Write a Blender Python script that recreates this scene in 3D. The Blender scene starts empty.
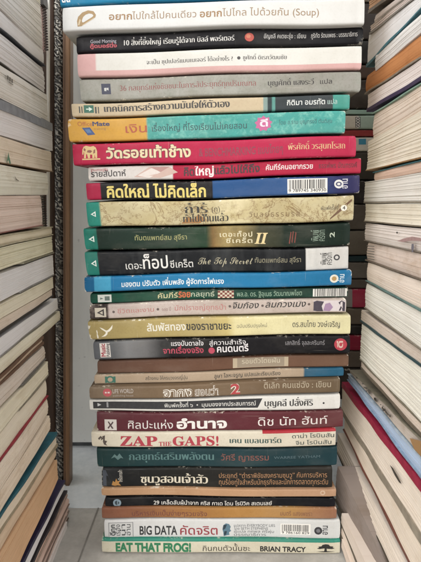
import bpy, bmesh, math, random
from mathutils import Vector, geometry
R = math.radians
SC = bpy.context.scene
COL = SC.collection
random.seed(7)

# ------------------------------------------------------------------ camera
F, CX, CY = 520.0, 210.5, 281.0            # focal length and centre, in pixels of a 421 x 562 frame
PITCH = math.atan(90.0 / F)
CAM_D, CAM_H = 0.410, 0.3136               # distance to the front of the pile, height above the floor
cam = bpy.data.objects.new('camera', bpy.data.cameras.new('camera'))
COL.objects.link(cam)
cam.location = (0, -CAM_D, CAM_H)
cam.rotation_euler = (math.pi / 2 - PITCH, 0, 0)
cam.data.sensor_fit = 'VERTICAL'
cam.data.sensor_height = 36
cam.data.lens = 36 * F / 562
cam.data.clip_start = 0.01
cam.data.clip_end = 500
cam.data.dof.use_dof = True
cam.data.dof.focus_distance = 0.41
cam.data.dof.aperture_fstop = 18
SC.camera = cam

# ------------------------------------------------------------------ sky, sun, exposure
SUN_EL, SUN_AZ = R(36), R(-20)             # azimuth measured from the viewer's back, negative = from the left
w = bpy.data.worlds.new("World"); SC.world = w; w.use_nodes = True
nt = w.node_tree
sky = nt.nodes.new('ShaderNodeTexSky'); sky.sky_type = 'NISHITA'; sky.sun_disc = False
sky.sun_elevation = SUN_EL; sky.sun_rotation = math.pi + SUN_AZ * -1
sky.air_density = 1.0; sky.dust_density = 4.0; sky.ozone_density = 1.0
hs = nt.nodes.new('ShaderNodeHueSaturation'); hs.inputs['Saturation'].default_value = 0.16
bg = nt.nodes['Background']; bg.inputs['Strength'].default_value = 0.15
nt.links.new(sky.outputs[0], hs.inputs['Color']); nt.links.new(hs.outputs[0], bg.inputs['Color'])
sun = bpy.data.objects.new('sun', bpy.data.lights.new('sun', 'SUN')); COL.objects.link(sun)
sun.data.energy = 1.5; sun.data.angle = R(120); sun.data.color = (1.0, 0.95, 0.88)
sun.rotation_euler = (math.pi / 2 - SUN_EL, 0, SUN_AZ)
sun.location = (-1, -2, 3)
SC.view_settings.view_transform = 'Standard'; SC.view_settings.look = 'None'
SC.view_settings.exposure = 0.35; SC.view_settings.gamma = 1.0
SC.view_settings.use_curve_mapping = False

# ------------------------------------------------------------------ measuring helpers
def ray(px, py):
    x, u = (px - CX) / F, -(py - CY) / F
    c, s = math.cos(PITCH), math.sin(PITCH)
    return Vector((x, c + u * s, -s + u * c))
CAMP = Vector((0, -CAM_D, CAM_H))
def at_y(px, py, Y):
    d = ray(px, py); return CAMP + d * ((Y + CAM_D) / d.y)
def at_x(px, py, X):
    d = ray(px, py); return CAMP + d * (X / d.x)
def at_z(px, py, Z=0.0):
    d = ray(px, py); return CAMP + d * ((Z - CAM_H) / d.z)

# ------------------------------------------------------------------ materials
def lin(c):
    if isinstance(c, str):
        c = [int(c[i:i + 2], 16) for i in (0, 2, 4)]
    o = []
    for v in c:
        v = v / 255
        o.append(v / 12.92 if v <= .04045 else ((v + .055) / 1.055) ** 2.4)
    return (o[0], o[1], o[2], 1.0)

class NT:
    def __init__(s, name):
        s.m = bpy.data.materials.new(name); s.m.use_nodes = True
        s.t = s.m.node_tree; s.b = s.t.nodes['Principled BSDF']
    def n(s, kind, **kw):
        o = s.t.nodes.new('ShaderNode' + kind)
        for k, v in kw.items(): setattr(o, k, v)
        return o
    def set(s, sock, v):
        if hasattr(v, 'node'): s.t.links.new(v, sock)
        else: sock.default_value = v
    def math(s, op, a, b=0.0, c=None, clamp=False):
        o = s.n('Math', operation=op, use_clamp=clamp)
        s.set(o.inputs[0], a); s.set(o.inputs[1], b)
        if c is not None: s.set(o.inputs[2], c)
        return o.outputs[0]
    def mix(s, fac, a, b, mode='MIX'):
        o = s.n('Mix', data_type='RGBA', blend_type=mode)
        s.set(o.inputs[0], fac); s.set(o.inputs[6], a); s.set(o.inputs[7], b)
        return o.outputs[2]
    def noise(s, vec, scale, detail=3, rough=.55, dist=0.0):
        o = s.n('TexNoise'); s.set(o.inputs['Vector'], vec)
        o.inputs['Scale'].default_value = scale; o.inputs['Detail'].default_value = detail
        o.inputs['Roughness'].default_value = rough; o.inputs['Distortion'].default_value = dist
        return o.outputs['Fac']
    def mapr(s, v, a, b, c=0.0, d=1.0):
        o = s.n('MapRange'); s.set(o.inputs[0], v)
        for i, x in enumerate((a, b, c, d)): o.inputs[i + 1].default_value = x
        return o.outputs[0]
    def scale(s, vec, xyz, off=None):
        o = s.n('Mapping'); s.set(o.inputs['Vector'], vec); o.inputs['Scale'].default_value = xyz
        if off is not None: s.set(o.inputs['Location'], off)
        return o.outputs[0]
    def ramp(s, v, stops):
        o = s.n('ValToRGB'); s.set(o.inputs[0], v); e = o.color_ramp.elements
        while len(e) > 1: e.remove(e[-1])
        e[0].position = stops[0][0]; e[0].color = lin(stops[0][1])
        for p, c in stops[1:]:
            x = e.new(min(1, max(0, p))); x.color = lin(c)
        return o.outputs[0]
    def bump(s, h, strength, dist=.001):
        o = s.n('Bump'); o.inputs['Strength'].default_value = strength; o.inputs['Distance'].default_value = dist
        s.set(o.inputs['Height'], h); s.t.links.new(o.outputs[0], s.b.inputs['Normal'])

INK = {}
def ink(c, fade=.30):
    k = (str(c), fade)
    if k in INK: return INK[k]
    n = NT('ink'); co = n.n('TexCoord').outputs['Object']
    base = lin(tone(c)); lum = sum(base[:3]) / 3
    tgt = (base[0] * .75 + .06, base[1] * .75 + .06, base[2] * .75 + .055, 1) if lum < .3 else (base[0] * .72, base[1] * .72, base[2] * .70, 1)
    f = n.mapr(n.noise(co, 420, 4, .65), .48, .72, 0, fade * 1.5)
    n.set(n.b.inputs['Base Color'], n.mix(f, base, tgt))
    n.b.inputs['Roughness'].default_value = .5
    INK[k] = n.m
    return n.m

def tone(c):
    v = [int(c[i:i + 2], 16) for i in (0, 2, 4)]; m = sum(v) / 3
    return ''.join('%02x' % int(max(0, min(255, (m + (x - m) * .87) * .90))) for x in v)
def cover_mat(stops, vbands=(), wear=.6, rough=.45, pattern=None, paper='d8d0c0', grime=.5, length=.22):
    """printed paper cover; UV x = 0..1 along the spine, UV y = 0..1 up the spine"""
    n = NT('printed_cover')
    uv = n.n('UVMap').outputs[0]; sep = n.n('SeparateXYZ'); n.t.links.new(uv, sep.inputs[0])
    u, t = sep.outputs[0], sep.outputs[1]
    ob = n.n('TexCoord').outputs['Object']; rnd = n.n('ObjectInfo').outputs['Random']
    loc = n.n('CombineXYZ'); n.set(loc.inputs[0], n.math('MULTIPLY', rnd, 37.0)); n.set(loc.inputs[1], n.math('MULTIPLY', rnd, 11.0))
    p = n.scale(ob, (1, 1, 1), loc.outputs[0])
    st = [(a, tone(c)) for (a, c) in stops]
    col = n.ramp(u, st)
    if pattern: col = pattern(n, col, u, t, p)
    for (u0, u1, t0, t1, c) in vbands:
        m = n.math('MULTIPLY', n.math('MULTIPLY', n.math('GREATER_THAN', u, u0), n.math('LESS_THAN', u, u1)),
                   n.math('MULTIPLY', n.math('GREATER_THAN', t, t0), n.math('LESS_THAN', t, t1)))
        col = n.mix(m, col, lin(tone(c)))
    # handling grime: broad blotches and fine mottling
    g = n.mapr(n.noise(p, 38, 4, .6), .40, .75, 0, .75 * grime)
    col = n.mix(g, col, (.62, .57, .50, 1), 'MULTIPLY')
    g2 = n.mapr(n.noise(p, 700, 3, .65), .50, .75, 0, .75 * grime)
    col = n.mix(g2, col, (.72, .70, .66, 1), 'MULTIPLY')
    fp = n.mapr(n.noise(n.scale(p, (1, 1, 2.2)), 17, 5, .62), .50, .72, 0, .15 * wear)
    col = n.mix(fp, col, lin('a8a195'))
    # scratches along the spine and cracks across it
    sv = n.scale(p, (30, 30, 1500)); sc = n.mapr(n.noise(sv, 1, 2, .5), .70, .78, 0, .30 * wear)
    cv = n.scale(p, (900, 10, 25)); cr = n.mapr(n.noise(cv, 1, 3, .6), .69, .78, 0, .36 * wear)
    col = n.mix(n.math('MAXIMUM', sc, cr), col, lin(paper))
    # worn paper showing along edges and at both ends
    e1 = n.mapr(n.math('ABSOLUTE', n.math('SUBTRACT', n.math('MULTIPLY', t, 2), 1)), .72, 1, 0, .55)
    e2 = n.mapr(n.math('ABSOLUTE', n.math('SUBTRACT', n.math('MULTIPLY', u, 2), 1)), .965, 1, 0, .60)
    e = n.math('ADD', n.math('MAXIMUM', e1, e2), n.math('MULTIPLY', n.math('MINIMUM', e1, e2), .6))
    big = n.mapr(n.noise(p, 34, 3, .6), .38, .68, -.14, .10)
    wn = n.math('ADD', n.math('ADD', n.noise(p, 330, 5, .72), n.math('MULTIPLY', e, .42)), n.math('MULTIPLY', big, 1.0 + .0))
    wf = n.math('MULTIPLY', n.mapr(wn, .825 - .08 * wear, .93 - .08 * wear, 0, 1), min(1, wear + .1), clamp=True)
    wf = n.math('MULTIPLY', wf, n.math('GREATER_THAN', e, .02))
    col = n.mix(wf, col, lin(paper))
    n.set(n.b.inputs['Base Color'], col)
    n.set(n.b.inputs['Roughness'], n.mapr(n.noise(p, 120, 3), .3, .7, rough - .16, rough + .22)); n.b.inputs['Specular IOR Level'].default_value = .13
    h = n.math('ADD', n.math('MULTIPLY', n.noise(p, 110, 3), 1.0), n.math('MULTIPLY', n.noise(p, 1400, 2), .16))
    h = n.math('SUBTRACT', h, n.math('MULTIPLY', n.math('MAXIMUM', cr, wf), .5))
    n.bump(h, .35, .0006)
    return n.m

def plain(name, c, rough=.6, noise=.15, scale=120):
    n = NT(name); co = n.n('TexCoord').outputs['Object']; b = lin(c)
    n.set(n.b.inputs['Base Color'], n.mix(n.mapr(n.noise(co, scale, 4), .35, .75, 0, 1), b, tuple(x * (1 - noise * 2) for x in b[:3]) + (1,)))
    n.b.inputs['Roughness'].default_value = rough
    n.bump(n.noise(co, scale * 6, 3), .25, .0004)
    return n.m

PAGES = {}
def page_mat(c, age=.5):
    """edges of a block of paper; UV in metres: x along the block, y up through the pages"""
    k = (c, age)
    if k in PAGES: return PAGES[k]
    n = NT('page_edges'); uv = n.n('UVMap').outputs[0]; rnd = n.n('ObjectInfo').outputs['Random']
    loc = n.n('CombineXYZ')
    n.set(loc.inputs[0], n.math('MULTIPLY', rnd, 53.0)); n.set(loc.inputs[1], n.math('MULTIPLY', rnd, 91.0)); n.set(loc.inputs[2], rnd)
    b = lin(c); b = (min(.82, b[0] * 1.28), min(.80, b[1] * 1.215), min(.80, b[2] * 1.25), 1)
    l1 = n.noise(n.scale(uv, (14, 4200, 1), loc.outputs[0]), 1, 2, .6)
    l2 = n.noise(n.scale(uv, (5, 1700, 1), loc.outputs[0]), 1, 3, .6)
    p = n.scale(uv, (1, 1, 1), loc.outputs[0])
    bl = n.noise(n.scale(p, (1, 1.8, 1)), 45, 5, .65)
    fx = n.noise(n.scale(p, (1, 1.6, 1)), 420, 3, .6)
    col = n.mix(n.mapr(l1, .42, .72, 0, .34), b, (b[0] * .68, b[1] * .65, b[2] * .60, 1))
    col = n.mix(n.mapr(l2, .52, .74, 0, .30), col, (b[0] * .58, b[1] * .53, b[2] * .47, 1))
    col = n.mix(n.mapr(bl, .50, .80, 0, .75 * age), col, (b[0] * .62, b[1] * .52, b[2] * .40, 1))
    col = n.mix(n.mapr(fx, .69, .74, 0, .55 * age), col, lin('5c4a3a'))
    n.set(n.b.inputs['Base Color'], col); n.b.inputs['Roughness'].default_value = .85
    n.b.inputs['Specular IOR Level'].default_value = .2
    n.bump(n.math('ADD', n.math('MULTIPLY', l1, .7), l2), .22, .0004)
    PAGES[k] = n.m
    return n.m
PAPER_IN = None

# ------------------------------------------------------------------ object helpers
def link(name, verts, faces, mat, parent=None, uvs=None, smooth=False, loc=None):
    me = bpy.data.meshes.new(name)
    if loc is not None: verts = [Vector(v) - loc for v in verts]
    me.from_pydata([tuple(v) for v in verts], [], faces)
    if uvs:
        l = me.uv_layers.new(name='UVMap')
        for p in me.polygons:
            for li in p.loop_indices: l.data[li].uv = uvs[me.loops[li].vertex_index]
    if smooth:
        for p in me.polygons: p.use_smooth = True
    me.materials.append(mat)
    o = bpy.data.objects.new(name, me); COL.objects.link(o)
    if parent: o.parent = parent
    elif loc is not None: o.location = loc
    return o
def thing(name, label, cat, loc, group=None):
    o = bpy.data.objects.new(name, None); COL.objects.link(o); o.location = loc
    o.empty_display_size = .01
    o['label'] = label; o['category'] = cat
    if group: o['group'] = group
    return o

# ------------------------------------------------------------------ lettering: outlines of the built-in font, filled here
class Font:
    def __init__(s, chars):
        chars = [c for c in sorted(set(chars)) if c != ' '] + ['|']
        cu = bpy.data.curves.new('lettering', 'FONT'); cu.size = 1.0
        cu.body = '\n'.join(c + '|' for c in chars)
        cu.space_line = 4.0
        ob = bpy.data.objects.new('lettering', cu); COL.objects.link(ob)
        dg = bpy.context.evaluated_depsgraph_get(); dg.update()
        c2 = ob.evaluated_get(dg).to_curve(dg)
        rows = {}
        polys = []
        for sp in c2.splines:
            pts = []
            bp = sp.bezier_points; n = len(bp)
            if n == 0: continue
            for i in range(n):
                a, b = bp[i], bp[(i + 1) % n]
                p0, p1, p2, p3 = a.co.xy, a.handle_right.xy, b.handle_left.xy, b.co.xy
                d = (p3 - p0)
                dev = 0
                if d.length > 1e-6:
                    nn = Vector((-d.y, d.x)) / d.length
                    dev = max(abs((p1 - p0).dot(nn)), abs((p2 - p0).dot(nn)))
                k = 1 if dev < .004 else (3 if dev < .05 else 5)
                for j in range(k):
                    t = j / k; q = 1 - t
                    pts.append(p0 * q**3 + p1 * 3 * q * q * t + p2 * 3 * q * t * t + p3 * t**3)
            polys.append(pts)
        LH = None
        # line height: found from the bars, one per line
        ys = sorted({round(min(p.y for p in q), 3) for q in polys if len(q) == 4 and max(p.y for p in q) - min(p.y for p in q) > .8 and max(p.x for p in q) - min(p.x for p in q) < .15}, reverse=True)
        y0 = ys[0]; LH = (ys[0] - ys[-1]) / (len(chars) - 1)
        s.g = {}
        bar = None
        per = [[] for _ in chars]
        for q in polys:
            cyy = sum(p.y for p in q) / len(q)
            i = int(round((y0 + .35 - cyy) / LH)); i = min(len(chars) - 1, max(0, i))
            per[i].append([Vector((p.x, p.y + i * LH)) for p in q])
        def isbar(q): return len(q) == 4 and max(p.y for p in q) - min(p.y for p in q) > .8 and max(p.x for p in q) - min(p.x for p in q) < .15
        lsb = min(p.x for q in per[-1] if isbar(q) for p in q)
        for i, c in enumerate(chars):
            bars = [q for q in per[i] if isbar(q)]
            bars.sort(key=lambda q: min(p.x for p in q))
            if not bars: s.g[c] = ([], .3); continue
            b = bars[-1]
            adv = min(p.x for p in b) - lsb
            s.g[c] = ([q for q in per[i] if q is not b], adv)
        bpy.data.objects.remove(ob)
        s.cache = {}
    @staticmethod
    def off(poly, d):
        if d == 0: return poly
        if isinstance(d, tuple): dx_, dy_ = d; d = 1.0
        else: dx_ = dy_ = d; d = 1.0
        D = lambda v: Vector((v.x * dx_, v.y * dy_))
        n = len(poly); out = []
        for i in range(n):
            a, b, c = poly[i - 1], poly[i], poly[(i + 1) % n]
            e1, e2 = (b - a), (c - b)
            if e1.length < 1e-7 or e2.length < 1e-7: out.append(b); continue
            n1 = Vector((e1.y, -e1.x)).normalized(); n2 = Vector((e2.y, -e2.x)).normalized()
            m = n1 + n2
            if m.length < .3: out.append(b + D(n1)); continue
            m.normalize(); k = d / max(.45, m.dot(n1))
            out.append(b + D(m * k))
        return out
    def tri(s, c, bold):
        k = (c, bold)
        if k in s.cache: return s.cache[k]
        polys, adv = s.g.get(c, ([], .3))
        if not polys: s.cache[k] = ([], [], adv); return s.cache[k]
        area = sum(p[i - 1].x * p[i].y - p[i].x * p[i - 1].y for p in polys for i in range(len(p)))
        sg = 1 if area > 0 else -1
        polys = [s.off(p, (bold[0] * sg, bold[1] * sg) if isinstance(bold, tuple) else bold * sg) for p in polys]
        vs, es = [], []
        for p in polys:
            b = len(vs); vs += p; es += [(b + i, b + (i + 1) % len(p)) for i in range(len(p))]
        try:
            v2, e2, f2, *_ = geometry.delaunay_2d_cdt(vs, es, [], 0, 1e-5)
        except Exception:
            s.cache[k] = ([], [], adv); return s.cache[k]
        keep = []
        for f in f2:
            cx = sum(v2[i].x for i in f) / len(f); cy = sum(v2[i].y for i in f) / len(f)
            wn = 0
            for p in polys:
                for i in range(len(p)):
                    a, b = p[i - 1], p[i]
                    if (a.y <= cy) != (b.y <= cy):
                        xx = a.x + (cy - a.y) / (b.y - a.y) * (b.x - a.x)
                        if xx > cx: wn += 1 if b.y > a.y else -1
            if wn != 0: keep.append(tuple(f))
        s.cache[k] = ([Vector((v.x, v.y)) for v in v2], keep, adv)
        return s.cache[k]
    UP = set('\u0e31\u0e34\u0e35\u0e36\u0e37\u0e47')
    TONE = set('\u0e48\u0e49\u0e4a\u0e4b\u0e4c')
    def lay(s, text, bold=0.0, track=0.0):
        vs, fs, ly, x, k = [], [], [], 0.0, 0
        prev = ''
        for c in text:
            if c == ' ': x += .27 + track; prev = c; continue
            gv, gf, adv = s.tri(c, bold)
            dy = .20 if (c in s.TONE and prev in s.UP) else 0
            b = len(vs)
            vs += [Vector((v.x + x, v.y + dy)) for v in gv]; ly += [k % 3] * len(gv)
            fs += [tuple(i + b for i in f) for f in gf]
            x += adv + (track if adv > .05 else 0); k += 1; prev = c
        return vs, fs, ly
    def xh(s, text):
        th = any('\u0e00' <= c <= '\u0e7f' for c in text)
        ref = 'น' if th else ('Z' if not any(ord(c) > 0x1d000 for c in text) else text.strip()[0])
        gv = s.tri(ref, 0)[0]
        return max(v.y for v in gv) if gv else .6

# ------------------------------------------------------------------ a book lying flat, spine to the viewer
class Book:
    def __init__(s, label, tl, bl, tr, br, dy=0.0, depth=.142, mat=None, name='book', group='books piled in the middle stack', pages='d9cdb5', rr=.0018):
        s.px = (tl, bl, tr, br); s.plate = None
        A, B, C_, D_ = (at_y(*q, dy) for q in (tl, bl, tr, br))
        s.xl = (A.x + B.x) / 2; s.xr = (C_.x + D_.x) / 2
        s.sl = A.x - B.x; s.sr = C_.x - D_.x                 # lean of the two ends
        s.zl0, s.zl1, s.zr0, s.zr1 = B.z, A.z, D_.z, C_.z
        s.dy = dy; s.len = s.xr - s.xl
        s.H = ((A.z - B.z) + (C_.z - D_.z)) / 2
        s.r = min(rr, s.H * .15)
        s.ph = [random.uniform(0, 6.28) for _ in range(6)]
        s.ear = [random.uniform(.0002, .0016) * random.random() ** .6 for _ in range(4)]; s.sagging = dy < .05
        s.loc = Vector(((s.xl + s.xr) / 2, dy + depth / 2, (s.zl0 + s.zr0) / 2))
        s.t = thing(name, label, 'book', s.loc, group)
        th = .00045
        nseg = 36
        sec = [(depth, 0.0), (depth * .6, 0.0), (.012, 0.0)]
        na = 5
        for i in range(na + 1):
            a = i / na * math.pi / 2
            sec.append((s.r - s.r * math.sin(a), s.r - s.r * math.cos(a)))
        for i in range(1, 6): sec.append((0, s.r + (s.H - 2 * s.r) * i / 6))
        sec2 = [(y, s.H - z) for (y, z) in reversed(sec[:9])]
        sec = sec + sec2
        m = len(sec)
        inner = [(depth, s.H - th), (th * 1.5, s.H - th), (th * 1.5, th), (depth, th)]
        vs, uv, fs = [], [], []
        M = m + 4
        for k in range(nseg + 1):
            u = k / nseg
            for (y, z) in sec:
                vs.append(s.P(u, z / s.H, y)); uv.append((u, min(.86, max(.14, z / s.H)) if y > .01 else z / s.H))
            for (y, z) in inner:
                vs.append(s.P(u, z / s.H, y)); uv.append((u, .5))
        for k in range(nseg):
            for j in range(M):
                a, b = k * M + j, k * M + (j + 1) % M
                fs.append((a, b, b + M, a + M))
        for k in (0, nseg):
            o = k * M
            # strip between the outer outline and the inner one
            def q(*ix):
                f = tuple(o + i for i in ix); fs.append(f if k else f[::-1])
            mid = m // 2
            for j in range(m - 1):
                q(j + 1, j, M - 1 if j < 2 else (m + 2 if j < mid else (m + 1 if j < m - 3 else m)))
            q(2, M - 1, m + 2); q(mid, m + 2, m + 1); q(m - 3, m + 1, m)
        s.cover = link('cover', vs, fs, mat, s.t, uv, True, s.loc)
        bpy.context.view_layer.update
        # page block
        pv, pf, n = [], [], 30
        for k in range(n + 1):
            u = .006 + .988 * k / n
            for (y, t) in ((th * 2, 0), (th * 2, 1), (depth - .0015, 1), (depth - .0015, 0)):
                e = th * 1.25 / s.H
                pv.append(s.P(u, e + t * (1 - 2 * e), y))
        for k in range(n):
            for q in range(4):
                a, c = k * 4 + q, k * 4 + (q + 1) % 4
                pf.append((a, c, c + 4, a + 4))
        pf += [(0, 1, 2, 3), (n * 4 + 3, n * 4 + 2, n * 4 + 1, n * 4)]
        link('page_block', pv, pf, page_mat(pages, .4), s.t, [(v.y, v.z) for v in pv], False, s.loc)
    def wob(s, u):
        p = s.ph
        return .00022 * math.sin(5 * u + p[0]) + .00012 * math.sin(13 * u + p[1])
    def P(s, u, t, y):
        p = s.ph; g = .00026
        z0 = s.zl0 + (s.zr0 - s.zl0) * u + g + .00010 * (math.sin(7 * u + p[2]) + 1)
        z1 = s.zl1 + (s.zr1 - s.zl1) * u - g - .00012 * (math.sin(9 * u + p[3]) + 1)
        z = z0 + (z1 - z0) * t
        lean = (s.sl * (1 - u) + s.sr * u) * (t - .5)
        x = s.xl + s.len * u + lean
        # ends of a handled paperback are not razor straight
        ed = max(0, 1 - min(u, 1 - u) / .012)
        if ed > 0:
            q = abs(2 * t - 1) ** 5 * ed * s.ear[(0 if u < .5 else 2) + (t > .5)]
            x += q if u < .5 else -q
        if s.sagging: z += .0005 * math.sin(x * 26 + z * 31 + 1) + .0003 * math.sin(x * 57 - z * 43)
        yy = s.dy + y + (s.wob(u) if y < .05 else 0) + ed * ed * .0007 * (1 if y < .004 else 0)
        return Vector((x, yy, z))
    def S(s, u, t, lift=.00006):
        d = min(t, 1 - t) * s.H
        y = s.r - math.sqrt(max(0, s.r**2 - (s.r - d)**2)) if d < s.r else 0
        return s.P(u, t, y - lift)
    def ut(s, px, py):
        (x1, y1), (x2, y2), (x3, y3), (x4, y4) = s.px
        u = (px - (x1 + x2) / 2) / ((x3 + x4) / 2 - (x1 + x2) / 2)
        yt, yb = y1 + (y3 - y1) * u, y2 + (y4 - y2) * u
        return u, (yb - py) / (yb - yt)
    def put(s, name, v2, fs, mat, lift, ly=None):
        k = s.r / s.H * .8                       # print stays off the rounded corners
        vs = [s.S(u, min(1 - k, max(k, t)), lift + (ly[i] * .000006 if ly else 0)) for i, (u, t) in enumerate(v2)]
        o = link(name, vs, fs, mat, s.t, None, False, s.loc)
        base = name.split('_')[-1]
        if name in ('publisher_logo', 'shop_logo', 'barcode_label', 'sticker', 'red_disc', 'title_frame', 'portrait_photo', 'edition_number', 'chequered_patch', 'box_logo', 'black_strip', 'pink_splash', 'upright_label', 'face_emblem', 'elephant_emblem'):
            s.plate = o
        elif lift > .000075 and s.plate is not None and name not in ('title', 'author_name'):
            o.parent = s.plate                   # printed on the plate just made: a sub-part of it
        return o
    def text(s, txt, x0, x1, yb, yt, color, bold=0.0, name='title', rot=False, lift=.00007, shear=0.0, outline=None, track=0.0, dx=0, dyy=0):
        """x0..x1 the width in frame pixels, yb the baseline and yt the letter height, read at x0"""
        if outline:
            s.text(txt, x0, x1, yb, yt, outline[0], bold + outline[1], name + '_outline', rot, lift - .00003, shear, None, track)
        vs, fs, ly = FONT.lay(txt, bold, track)
        if not vs: return
        h = FONT.xh(txt)
        vs = [Vector((v.x + shear * v.y, v.y)) for v in vs]
        if rot:       # reads upwards along the thickness of the book
            ya, yc = min(v.x for v in vs), max(v.x for v in vs)
            u0, _ = s.ut(x0, yb); u1, _ = s.ut(x1, yb)
            _, ta = s.ut(x0, yb); _, tb = s.ut(x0, yt)
            v2 = [(u1 - (u1 - u0) * v.y / h, ta + (tb - ta) * (v.x - ya) / (yc - ya)) for v in vs]
            fs = [f[::-1] for f in fs]
        else:
            xa, xb = min(v.x for v in vs), max(v.x for v in vs)
            u0, t0 = s.ut(x0, yb); u1, _ = s.ut(x1, yb); _, t1 = s.ut(x0, yt)
            v2 = [(u0 + (u1 - u0) * (v.x - xa) / (xb - xa), t0 + (t1 - t0) * v.y / h) for v in vs]
        s.put(name, v2, fs, ink(color), lift, ly)
    def shape(s, name, polys, box, color, lift=.00005, mat=None):
        """polygons in a 0..1 square, y up, put into the pixel box x0,y0(top),x1,y1(bottom)"""
        x0, y0, x1, y1 = box
        v2, fs = [], []
        xm = (x0 + x1) / 2; tb = s.ut(xm, y1)[1]; tt = s.ut(xm, y0)[1]; ua = s.ut(x0, y0)[0]; ub = s.ut(x1, y0)[0]
        for p in polys:
            b = len(v2)
            for (a, c) in p:
                v2.append((ua + (ub - ua) * a, tb + (tt - tb) * c))
            tris = geometry.tessellate_polygon([[Vector((a, c, 0)) for (a, c) in p]])
            fs += [tuple(b + i for i in f) for f in tris]
        return s.put(name, v2, fs, mat or ink(color, .15), lift)
    def rect(s, name, box, color, lift=.00004, mat=None):
        n = 8
        return s.shape(name, [[(i / n, 0) , ((i + 1) / n, 0), ((i + 1) / n, 1), (i / n, 1)] for i in range(n)], box, color, lift, mat)
    def disc(s, name, cx, cy, r, color, lift=.00005, ry=None, inner=0.0):
        n = 28; ry = ry or r; v2, fs = [], []
        if inner:
            for k in (1, inner):
                v2 += [s.ut(cx + r * k * math.cos(6.2832 * i / n), cy + ry * k * math.sin(6.2832 * i / n)) for i in range(n)]
            fs = [(i, (i + 1) % n, n + (i + 1) % n, n + i) for i in range(n)]
        else:
            v2 = [s.ut(cx + r * math.cos(6.2832 * i / n), cy + ry * math.sin(6.2832 * i / n)) for i in range(n)]
            fs = [tuple(range(n))]
        return s.put(name, v2, fs, ink(color), lift)
    def barcode(s, box, digits, label_box=None):
        x0, y0, x1, y1 = box
        rnd = random.Random(3); polys = []; a = .04
        while a < .95:
            wv = rnd.choice((.010, .010, .018, .026)); polys.append([(a, .30 if digits else .1), (a + wv, .30 if digits else .1), (a + wv, .92), (a, .92)]); a += wv + rnd.choice((.012, .012, .020, .028))
        s.rect('barcode_label', box, 'e9e6dd', .00004)
        s.shape('barcode', polys, box, '26262a', .00008)
        if digits:
            s.text(digits, x0 + 1.2, x1 - 1.2, y1 - .8 - (0), y1 - .8 - (y1 - y0) * .2, '26262a', .01, 'barcode_number', lift=.00008)
def star(n, r): return [(.5 + (.5 if i % 2 == 0 else r) * math.cos(math.pi * i / n + 1.57), .5 + (.5 if i % 2 == 0 else r) * math.sin(math.pi * i / n + 1.57)) for i in range(2 * n)]
def ringpoly(n=24, a0=0, a1=6.2832, ro=.5, ri=.35):
    out = []
    for i in range(n):
        a, b = a0 + (a1 - a0) * i / n, a0 + (a1 - a0) * (i + 1) / n
        out.append([(.5 + ro * math.cos(a), .5 + ro * math.sin(a)), (.5 + ro * math.cos(b), .5 + ro * math.sin(b)), (.5 + ri * math.cos(b), .5 + ri * math.sin(b)), (.5 + ri * math.cos(a), .5 + ri * math.sin(a))])
    return out
TRI = [[(.0, .05), (1, .05), (.78, .23), (.30, .23)], [(1, .05), (.52, .98), (.52, .64), (.78, .23)], [(.52, .98), (0, .05), (.30, .23), (.52, .64)]]
TRI_SIDE = [[(1 - b, 1 - a) for (a, b) in p] for p in TRI]

CHARS = [chr(c) for c in range(0x0e01, 0x0e5c) if c not in range(0x0e3b, 0x0e3f)] + [chr(c) for c in range(33, 127)] + list('•“”')
SERIF = {}
for i in range(26):
    SERIF[chr(65 + i)] = chr(0x1d400 + i)
CHARS += [SERIF[c] for c in 'ZAPTHEGS'] + list('𝑰𝒯𝓉ℴ𝓅𝒮ℯ𝒸𝓇𝒽')
FONT = Font(CHARS)

def hard(*a):
    """colour stops with hard edges: (colour, until u, colour, until u, ..., colour)"""
    st = [(0, a[0])]
    for i in range(1, len(a) - 1, 2):
        st += [(a[i] - .0008, a[i - 1]), (a[i] + .0008, a[i + 1])]
    return st

# ---- the blue one on top, mostly above the frame
b = Book('bright blue book at the very top of the middle pile, above the white book', (58, -34), (60, 6.2), (372, -44), (366, -6), dy=-.004,
         mat=cover_mat([(0, '1f86b4'), (1, '1a7fae')], wear=.3))
b.text('สด', 61, 69.5, 2.0, -5, 'e6eef0', .03, 'lettering')

# ---- white book with the gold mark
b = Book('wide white book with a small gold mark and brown lettering, under the blue book', (62, 6), (62.5, 31.5), (365, -4), (364.5, 23.8), dy=-.006, depth=.15,
         mat=cover_mat([(0, 'dfe0df'), (1, 'dcdcd8')], wear=.25, grime=.25, rough=.5))
G = 'a5834f'
OU = [(.02, .35), (.08, .62), (.30, .88), (.60, 1), (.88, .92), (1, .70), (.97, .54), (.25, .02), (.05, .0)]
IN = [(.27, .38), (.34, .60), (.48, .74), (.64, .80), (.80, .76), (.87, .66), (.82, .58), (.36, .26), (.29, .27)]
b.shape('publisher_logo', [[OU[k], OU[(k + 1) % 9], IN[(k + 1) % 9], IN[k]] for k in range(9)], (76.5, 10, 96, 26.5), G)
b.shape('logo_highlight', [[(.06, .10), (.14, .08), (.22, .40), (.16, .50)], [(.3, .1), (.9, .52), (.9, .47), (.3, .05)]], (76.5, 10, 96, 26.5), 'd0bb95', .00008)
b.text('อยาก', 109, 132.2, 20.2, 14.9, '9c7648', .022)
b.text('ไปใกล้ไปคนเดียว', 132.4, 196.5, 19.5, 14.2, '9a7c58', .0)
b.text('อยาก', 200, 222, 17.9, 12.3, '9c7648', .022)
b.text('ไปไกล ไปด้วยกัน (Soup)', 222.6, 319, 17.2, 11.6, '9a7c58', .0)

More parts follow.
